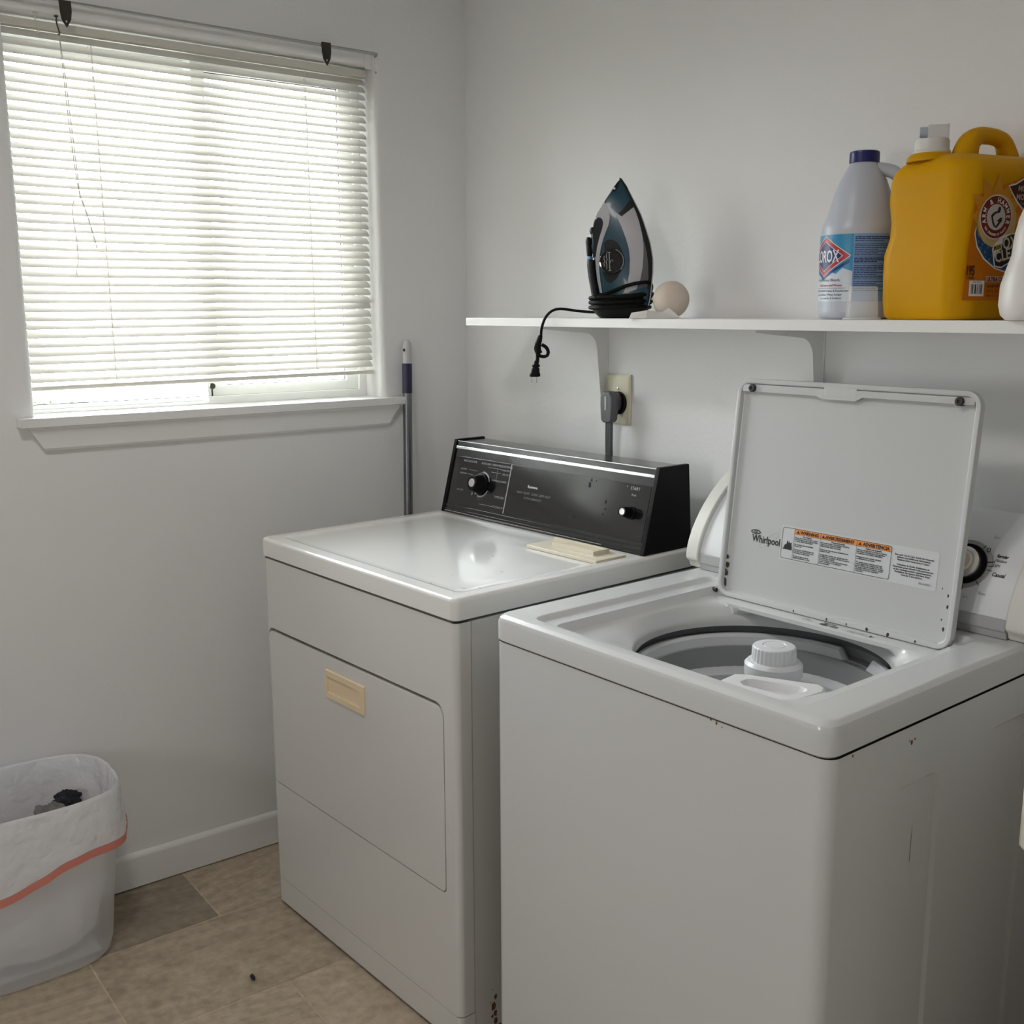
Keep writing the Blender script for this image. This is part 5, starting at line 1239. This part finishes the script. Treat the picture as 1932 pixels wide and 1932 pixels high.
blab('product_lettering', lambda b: [text_bm(b, 'Performance Bleach,', -0.030, 0.0655, 0.0072, 'RIGHT'), text_bm(b, 'DISINFECTANT Cleans & Deodorizes', -0.014, 0.0475, 0.0052, 'RIGHT'), text_bm(b, 'Keeps Clothes Whiter Longer', -0.026, 0.0410, 0.0052, 'RIGHT'), text_bm(b, 'for Laundry & Surfaces', -0.027, 0.0350, 0.0052, 'RIGHT'), poly_fill(b, R_(-0.10, 0.0535, -0.020, 0.0539))], M_ink, 0.0010, LB)
blab('red_lettering', lambda b: text_bm(b, 'Kills Germs and Viruses', -0.027, 0.0570, 0.0054, 'RIGHT', bold=0.0001), mat('label_red', (0.45, 0.04, 0.03), 0.5, var=0.1), 0.0010, LB)

# clear measuring cup in front of the jug
t = thing('plastic_cup', 'small clear plastic cup between the bleach bottle and yellow jug', 'cup', (1.464, -0.206, ZS))
M_clear = bpy.data.materials.new('clear_plastic'); M_clear.use_nodes = True
b = M_clear.node_tree.nodes['Principled BSDF']; b.inputs['Base Color'].default_value = (0.93, 0.95, 0.95, 1); b.inputs['Roughness'].default_value = 0.06; b.inputs['Transmission Weight'].default_value = 0.0; b.inputs['Alpha'].default_value = 0.22; b.inputs['IOR'].default_value = 1.45
nz = M_clear.node_tree.nodes.new('ShaderNodeTexNoise'); nz.inputs['Scale'].default_value = 20; mrr = M_clear.node_tree.nodes.new('ShaderNodeMapRange'); mrr.inputs[3].default_value = 0.16; mrr.inputs[4].default_value = 0.30
M_clear.node_tree.links.new(nz.outputs['Fac'], mrr.inputs[0]); M_clear.node_tree.links.new(mrr.outputs[0], b.inputs['Alpha'])
bm = NB(); lathe(bm, [(0.0300, 0.0006), (0.0305, 0.003), (0.0265, 0.004), (0.0235, 0.052), (0.0225, 0.055), (0.0, 0.055)], (0, 0, 0), 40, caps=False); obj('wall', bm, M_clear, t, ang=50)
bm = NB(); tube(bm, [(0.0300 * cos(2 * pi * k / 40), 0.0300 * sin(2 * pi * k / 40), 0.0020) for k in range(40)], 0.0015, 8, closed=True); obj('rim', bm, mat('clear_rim', (0.75, 0.77, 0.77), 0.1, var=0.02, alpha=0.7), t)

# ------------------------------------------------------------------ yellow detergent jug
JT = radians(12.6); e1 = Vector((cos(JT), -sin(JT), 0)); e2 = Vector((sin(JT), cos(JT), 0)); JK = Vector((1.650, -0.226, ZS))
JG = thing('detergent_jug', 'large yellow laundry detergent jug with spigot cap and orange label', 'jug', JK)
def jp(a, tt, z): return e1 * a + e2 * tt + Vector((0, 0, z))
M_yel = mat('yellow_plastic', (0.58, 0.295, 0.004), 0.40, spec=0.06, var=0.05, var_scale=12, bump=0.04, bump_scale=30)
JW, JL = 0.178, 0.205
bm = NB(); rings = []
def jring(z, a0, a1, t0, t1, r):
    return [jp(a, tt, z) for a, tt in rrect(a0, t0, a1, t1, r, 6)]
for z, i0, i1, j0, j1, r in ((0.004, 0.012, 0.012, 0.010, 0.010, 0.03), (0.0005, 0.006, 0.006, 0.006, 0.006, 0.032), (0.006, 0.0, 0.0, 0.0, 0.0, 0.036), (0.03, -0.003, 0, -0.002, 0, 0.036), (0.07, -0.004, 0.0, -0.003, 0, 0.036), (0.105, -0.004, 0, -0.003, 0, 0.036),
                              (0.130, 0.002, 0, 0.001, 0, 0.036), (0.155, 0.003, 0, 0.002, 0, 0.036), (0.19, -0.001, 0, -0.001, 0, 0.036), (0.222, 0.0, 0.001, 0.0, 0.0, 0.036), (0.236, 0.004, 0.006, 0.003, 0.002, 0.036), (0.246, 0.013, 0.016, 0.010, 0.004, 0.036), (0.252, 0.026, 0.030, 0.018, 0.010, 0.036), (0.255, 0.044, 0.046, 0.024, 0.02, 0.026)):
    rings.append(jring(z, -JW + i0, -i1, j0, JL - j1, r))
loft(bm, rings); obj('body', bm, M_yel, JG, ang=50)
AM = -0.079; AC_ = -0.110
bm = NB()
hp = [(0.073, 0.236), (0.075, 0.258), (0.083, 0.277), (0.101, 0.2875), (0.122, 0.289), (0.142, 0.287), (0.157, 0.280), (0.166, 0.264), (0.169, 0.250), (0.169, 0.236)]
tube(bm, [jp(AM, a, z) for a, z in hp], [0.022, 0.021, 0.019, 0.0165, 0.014, 0.0132, 0.013, 0.013, 0.0138, 0.0155, 0.018, 0.0195, 0.021], 18, 8); obj('handle', bm, M_yel, JG, ang=70)
bm = NB(); rings = []
for r, h in ((0.038, 0.248), (0.037, 0.255), (0.032, 0.260), (0.029, 0.261), (0.028, 0.261)): rings.append([jp(AC_, 0.036, 0) + Vector((r * cos(2 * pi * k / 40), r * sin(2 * pi * k / 40), h)) for k in range(40)])
loft(bm, rings); obj('neck', bm, M_yel, JG, ang=60)
M_cap = mat('white_cap', (0.66, 0.64, 0.62), 0.4, var=0.02)
bm = NB(); cc = jp(AC_, 0.036, 0)
lathe(bm, [(0.0285, 0.259), (0.0285, 0.264), (0.0265, 0.266), (0.026, 0.279), (0.0245, 0.283), (0.0, 0.284)], (cc.x, cc.y, 0), 40, caps=False); cp = obj('cap', bm, M_cap, JG, ang=40, label='white spigot cap')
dirv = Vector((-0.80, -0.60, 0)); sidev = Vector((0.60, -0.80, 0))
bm = NB()
def sp_(a, b, c): return cc + dirv * a + sidev * b + Vector((0, 0, c))
loft(bm, [[sp_(a, b * k_, z) for b, z in rrect(-0.010, 0.282, 0.010, 0.305, 0.004, 4)] for a, k_ in ((-0.022, 0.9), (-0.02, 1.0), (0.006, 1.0), (0.008, 0.95))]); sv = obj('spigot', bm, M_cap, cp, ang=40)
bm = NB(); loft(bm, [[sp_(a, r * cos(2 * pi * k / 24), 0.2945 + r * sin(2 * pi * k / 24)) for k in range(24)] for a, r in ((0.006, 0.0085), (0.018, 0.0085), (0.020, 0.0078))]); obj('spout', bm, mat('pale_blue_plastic', (0.45, 0.49, 0.56), 0.35, var=0.03), sv)
bm = NB(); loft(bm, [[sp_(-0.024, b, z) for b, z in rrect(-0.009, 0.282, 0.009, 0.306, 0.002, 2)], [sp_(-0.0215, b, z) for b, z in rrect(-0.009, 0.282, 0.009, 0.306, 0.002, 2)]]); obj('spigot_lever', bm, M_cap, sv)
# label on the e1 side : coordinates t (along e2), z
def onj(off): return lambda tt, z: jp(off, tt, z)
def jlab(nm, fill, m_, off, parent=None):
    bm = NB(); fill(bm); mapped(bm, onj(off)); return obj(nm, bm, m_, parent or JG, smooth=False)
TM = 0.036
LJ = jlab('label', lambda b: poly_fill(b, [(TM - 0.030, 0.030), (JL - 0.028, 0.030), (JL - 0.028, 0.205), (0.12, 0.218), (0.08, 0.205), (0.028, 0.188), (0.020, 0.175), (0.012, 0.11)]), mat('label_orange', (0.54, 0.155, 0.006), 0.4, spec=0.25, var=0.18, var_scale=16), 0.0006)
def star(b):
    P = []
    for k in range(24):
        a = 2 * pi * k / 24; r = 0.040 if k % 2 else random.uniform(0.050, 0.066)
        P.append((max(0.014, 0.065 + r * cos(a)), 0.155 + r * 1.05 * sin(a)))
    poly_fill(b, P)
jlab('sunburst', star, mat('sunburst_yellow', (0.58, 0.25, 0.02), 0.35, var=0.3, var_scale=30), 0.0008, LJ)
def blueb(b): poly_fill(b, [(0.026, 0.140), (0.030, 0.128), (0.045, 0.116), (0.070, 0.112), (0.100, 0.125), (0.115, 0.140), (0.130, 0.155), (0.165, 0.150), (0.172, 0.110), (0.160, 0.080), (0.130, 0.072), (0.098, 0.0735), (0.070, 0.080), (0.046, 0.094), (0.030, 0.112), (0.024, 0.130)])
def bluebo(b): poly_fill(b, [(0.0245, 0.141), (0.0285, 0.127), (0.045, 0.118), (0.1, 0.127), (0.13, 0.157), (0.167, 0.152), (0.174, 0.110), (0.161, 0.078), (0.130, 0.0700), (0.098, 0.0715), (0.069, 0.078), (0.0445, 0.092), (0.0282, 0.110), (0.0222, 0.130)])
jlab('blue_splash_edge', bluebo, M_labelwhite, 0.0010, LJ)
jlab('blue_splash', blueb, mat('splash_blue', (0.008, 0.07, 0.20), 0.35, var=0.6, var_scale=60), 0.0012, LJ)
jlab('pale_halo', lambda b: poly_fill(b, ell(0.067, 0.150, 0.040, 0.040, 40)), mat('halo_cream', (0.55, 0.42, 0.18), 0.4, var=0.1), 0.0014, LJ)
LCx, LCz, LR = 0.0635, 0.1555, 0.0330
jlab('emblem_white', lambda b: poly_fill(b, ell(LCx, LCz, LR, LR, 48)), M_labelwhite, 0.0016, LJ)
jlab('emblem_red', lambda b: poly_fill(b, ell(LCx, LCz, LR - 0.0013, LR - 0.0013, 48)), mat('emblem_maroon', (0.17, 0.012, 0.016), 0.4, var=0.08), 0.0018, LJ)
jlab('emblem_center', lambda b: poly_fill(b, ell(LCx, LCz, 0.0195, 0.0195, 40)), mat('emblem_gray', (0.55, 0.54, 0.53), 0.4, var=0.03), 0.0020, LJ)
def ring_text(b):
    s = 'ARM & HAMMER'; n = len(s)
    for k, ch in enumerate(s):
        if ch == ' ': continue
        a = radians(196 - 212 * k / (n - 1)); text_bm(b, ch, LCx + 0.0215 * cos(a), LCz + 0.0215 * sin(a), 0.0112, 'CENTER', sx=0.82, rot=a - pi / 2, bold=0.0003)
    s = 'THE STANDARD OF PURITY'; n = len(s)
    for k, ch in enumerate(s):
        if ch == ' ': continue
        a = radians(216 + 108 * k / (n - 1)); text_bm(b, ch, LCx + 0.0280 * cos(a), LCz + 0.0280 * sin(a), 0.0052, 'CENTER', rot=a + pi / 2, bold=0.0001)
jlab('emblem_lettering', ring_text, M_labelwhite, 0.0021, LJ)
def armfig(b):
    q = lambda P: poly_fill(b, [(LCx + x * 0.001, LCz + y * 0.001) for x, y in P])
    q([(-11, 2), (-8, 5), (-3, 8), (2, 9), (3, 7), (-3, 4), (-7, 0), (-5, -6), (-2, -12), (1, -14), (-3, -15), (-7, -10), (-9, -4)])
    q([(1, 8), (5, 16), (8, 15), (9, 12), (7, 7), (3, 6)])
    q([(2, -6), (8, -1), (13, 0), (12, -6), (6, -12), (2, -16), (-1, -16), (1, -12), (6, -7)])
jlab('emblem_figure', armfig, M_ink, 0.0023, LJ)
jlab('tagline_panel_edge', lambda b: poly_fill(b, [(0.0855, 0.2035), (0.100, 0.207), (0.118, 0.216), (JL - 0.03, 0.222), (JL - 0.03, 0.155), (0.126, 0.162), (0.108, 0.176), (0.095, 0.190)]), M_labelwhite, 0.0014, LJ)
jlab('tagline_panel', lambda b: poly_fill(b, [(0.0880, 0.2020), (0.101, 0.205), (0.119, 0.214), (JL - 0.03, 0.220), (JL - 0.03, 0.158), (0.127, 0.165), (0.110, 0.178), (0.097, 0.191)]), mat('tagline_maroon', (0.035, 0.006, 0.008), 0.4, var=0.1), 0.0017, LJ)
jlab('tagline_lettering', lambda b: [text_bm(b, 'MORE', 0.106, 0.1955, 0.0120, sx=0.9, bold=0.0004), text_bm(b, 'MORE', 0.1035, 0.1830, 0.0120, sx=0.9, bold=0.0004), text_bm(b, 'Concentrated', 0.113, 0.176, 0.005), text_bm(b, 'formula', 0.118, 0.169, 0.005)], mat('pink_ink', (0.52, 0.36, 0.34), 0.5, var=0.05), 0.0019, LJ)
jlab('oxi_outline', lambda b: poly_fill(b, [(0.060, 0.108), (0.066, 0.117), (0.080, 0.128), (0.098, 0.132), (0.112, 0.133), (0.116, 0.126), (0.134, 0.126), (0.150, 0.122), (0.150, 0.106), (0.118, 0.096), (0.082, 0.079), (0.067, 0.081), (0.064, 0.092), (0.062, 0.1)]), M_labelwhite, 0.0019, LJ)
jlab('oxi_shape', lambda b: poly_fill(b, [(0.080, 0.108), (0.082, 0.124), (0.098, 0.1305), (0.111, 0.131), (0.114, 0.123), (0.148, 0.120), (0.148, 0.107), (0.117, 0.097), (0.082, 0.0815), (0.069, 0.083), (0.066, 0.094), (0.070, 0.104)]), M_ink, 0.0021, LJ)
jlab('plus_tag', lambda b: poly_fill(b, [(0.0625, 0.1045), (0.0795, 0.1090), (0.0795, 0.1165), (0.0640, 0.1125)]), mat('plus_yellow', (0.45, 0.42, 0.08), 0.4, var=0.05), 0.0022, LJ)
jlab('oxi_lettering', lambda b: [text_bm(b, 'OXI', 0.082, 0.1080, 0.0250, sx=0.78, rot=0.10, bold=0.0006), text_bm(b, 'CLEAN', 0.0685, 0.0870, 0.0235, sx=0.84, rot=0.24, bold=0.0006)], mat('oxi_cream', (0.62, 0.60, 0.50), 0.4, var=0.04), 0.0024, LJ)
M_dkink = mat('label_dark_ink', (0.030, 0.010, 0.008), 0.5, var=0.1)
jlab('plus_lettering', lambda b: text_bm(b, 'PLUS', 0.0640, 0.1062, 0.0066, rot=0.25, bold=0.0003), M_dkink, 0.0024, LJ)
jlab('load_count_lettering', lambda b: [text_bm(b, '195', 0.0085, 0.0680, 0.0205, sx=0.60, bold=0.0006), text_bm(b, 'LOADS', 0.0115, 0.0625, 0.0046, bold=0.0002)], M_dkink, 0.0024, LJ)
jlab('volume_lettering', lambda b: [text_bm(b, 'LIQUID DETERGENT', 0.054, 0.0500, 0.0056, sx=0.9, bold=0.0002), text_bm(b, '201 FL OZ (1.57 GAL) 5.94 L', 0.054, 0.0420, 0.0062, sx=0.9), text_bm(b, 'KEEP OUT OF REACH OF CHILDREN', 0.054, 0.0355, 0.0050, sx=0.9)], M_dkink, 0.0024, LJ)
def drops(b):
    for cx, cz, r in ((0.031, 0.118, 0.0016), (0.036, 0.108, 0.0022), (0.040, 0.115, 0.0013), (0.046, 0.103, 0.0018), (0.052, 0.110, 0.0014), (0.060, 0.098, 0.0012), (0.056, 0.092, 0.0018), (0.048, 0.096, 0.0012), (0.034, 0.128, 0.0014), (0.074, 0.079, 0.0012), (0.090, 0.0765, 0.0012), (0.140, 0.140, 0.002), (0.150, 0.135, 0.0015)):
        poly_fill(b, ell(cx, cz, r, r * 1.3, 12), [ell(cx, cz, r * 0.6, r * 0.85, 12)])
jlab('splash_bubbles', drops, mat('bubble_blue', (0.16, 0.34, 0.46), 0.4, var=0.2), 0.0014, LJ)
jlab('ultra_band', lambda b: poly_fill(b, [(0.0525, 0.0580), (0.125, 0.0580), (0.125, 0.0670), (0.0525, 0.0670)]), mat('ultra_pink', (0.55, 0.42, 0.36), 0.4, var=0.03), 0.0012, LJ)
jlab('ultra_lettering', lambda b: text_bm(b, 'ULTRA CONCENTRATED', 0.0540, 0.0592, 0.0088, sx=0.85, bold=0.0004), mat('ultra_maroon', (0.16, 0.02, 0.015), 0.5, var=0.1), 0.0015, LJ)
jlab('barcode_panel', lambda b: poly_fill(b, [(0.0185, 0.0365), (0.0500, 0.0365), (0.0500, 0.0600), (0.0185, 0.0600)]), M_labelwhite, 0.0012, LJ)
def bc(b):
    x = 0.0225
    while x < 0.046:
        wv = random.choice((0.0006, 0.0009, 0.0016, 0.0024)); poly_fill(b, R_(x, 0.040, min(x + wv, 0.0465), 0.0545)); x += wv + random.choice((0.0008, 0.0012, 0.0020))
    text_bm(b, '33200 97520', 0.0235, 0.0562, 0.0036)
jlab('barcode', bc, M_ink, 0.0014, LJ)

# white bottle and second jug at the right border
t = thing('white_bottle', 'plain white plastic bottle in front of the orange label', 'bottle', (1.772, -0.205, ZS))
M_wb = mat('white_bottle_plastic', (0.72, 0.69, 0.66), 0.35, var=0.015)
bm = NB(); lathe(bm, [(0.0, 0.004), (0.044, 0.003), (0.050, 0.0006), (0.0575, 0.008), (0.061, 0.022), (0.0605, 0.05), (0.054, 0.075), (0.0480, 0.095), (0.0465, 0.12), (0.042, 0.145), (0.033, 0.17), (0.022, 0.185), (0.015, 0.192), (0.015, 0.205)], (0, 0, 0), 56, caps=False); obj('bottle', bm, M_wb, t, ang=50)
bm = NB(); lathe(bm, [(0.0175, 0.204), (0.0175, 0.228), (0.016, 0.23), (0, 0.23)], (0, 0, 0), 32, caps=False); obj('cap', bm, M_cap, t)
t = thing('detergent_bottle', 'yellow bottle with dark blue cap behind the jug at the right border', 'bottle', (1.842, -0.085, ZS))
bm = NB(); rings = []
for z, a, b_ in ((0.001, 0.055, 0.050), (0.008, 0.060, 0.056), (0.15, 0.060, 0.056), (0.22, 0.060, 0.055), (0.25, 0.054, 0.05), (0.268, 0.042, 0.042), (0.272, 0.036, 0.036)):
    rings.append([(a * px, b_ * py, z) for px, py in [sup(1, 1, 2 * pi * k / 40, 2.8) for k in range(40)]])
loft(bm, rings); obj('bottle', bm, M_yel, t, ang=50)
bm = NB(); lathe(bm, [(0.039, 0.272), (0.0400, 0.276), (0.0385, 0.298), (0.034, 0.302), (0, 0.303)], (0, 0, 0), 40, caps=False); obj('cap', bm, mat('navy_cap_dark', (0.006, 0.010, 0.055), 0.35, var=0.08), t, label='dark blue cap')

# unseen ceiling lamp fitting, added to go with the fill light
cl_ = thing('added_fill_lamp', 'round white ceiling lamp added for fill light, out of frame', 'lamp', (1.3, -1.55, RZ))
bm = NB(); lathe(bm, [(0.14, 0.0), (0.15, -0.02), (0.14, -0.025)], (0, 0, 0), 40, caps=False); obj('base', bm, M_trim, cl_)
bm = NB(); lathe(bm, [(0.13, -0.02), (0.11, -0.045), (0.06, -0.06), (0.0, -0.065)], (0, 0, 0), 40, caps=False); M_opal = mat('opal_glass', (0.85, 0.85, 0.83), 0.4, var=0.01)
M_opal.node_tree.nodes['Principled BSDF'].inputs['Emission Color'].default_value = (1, 0.98, 0.96, 1); M_opal.node_tree.nodes['Principled BSDF'].inputs['Emission Strength'].default_value = 3.0
obj('diffuser', bm, M_opal, cl_)
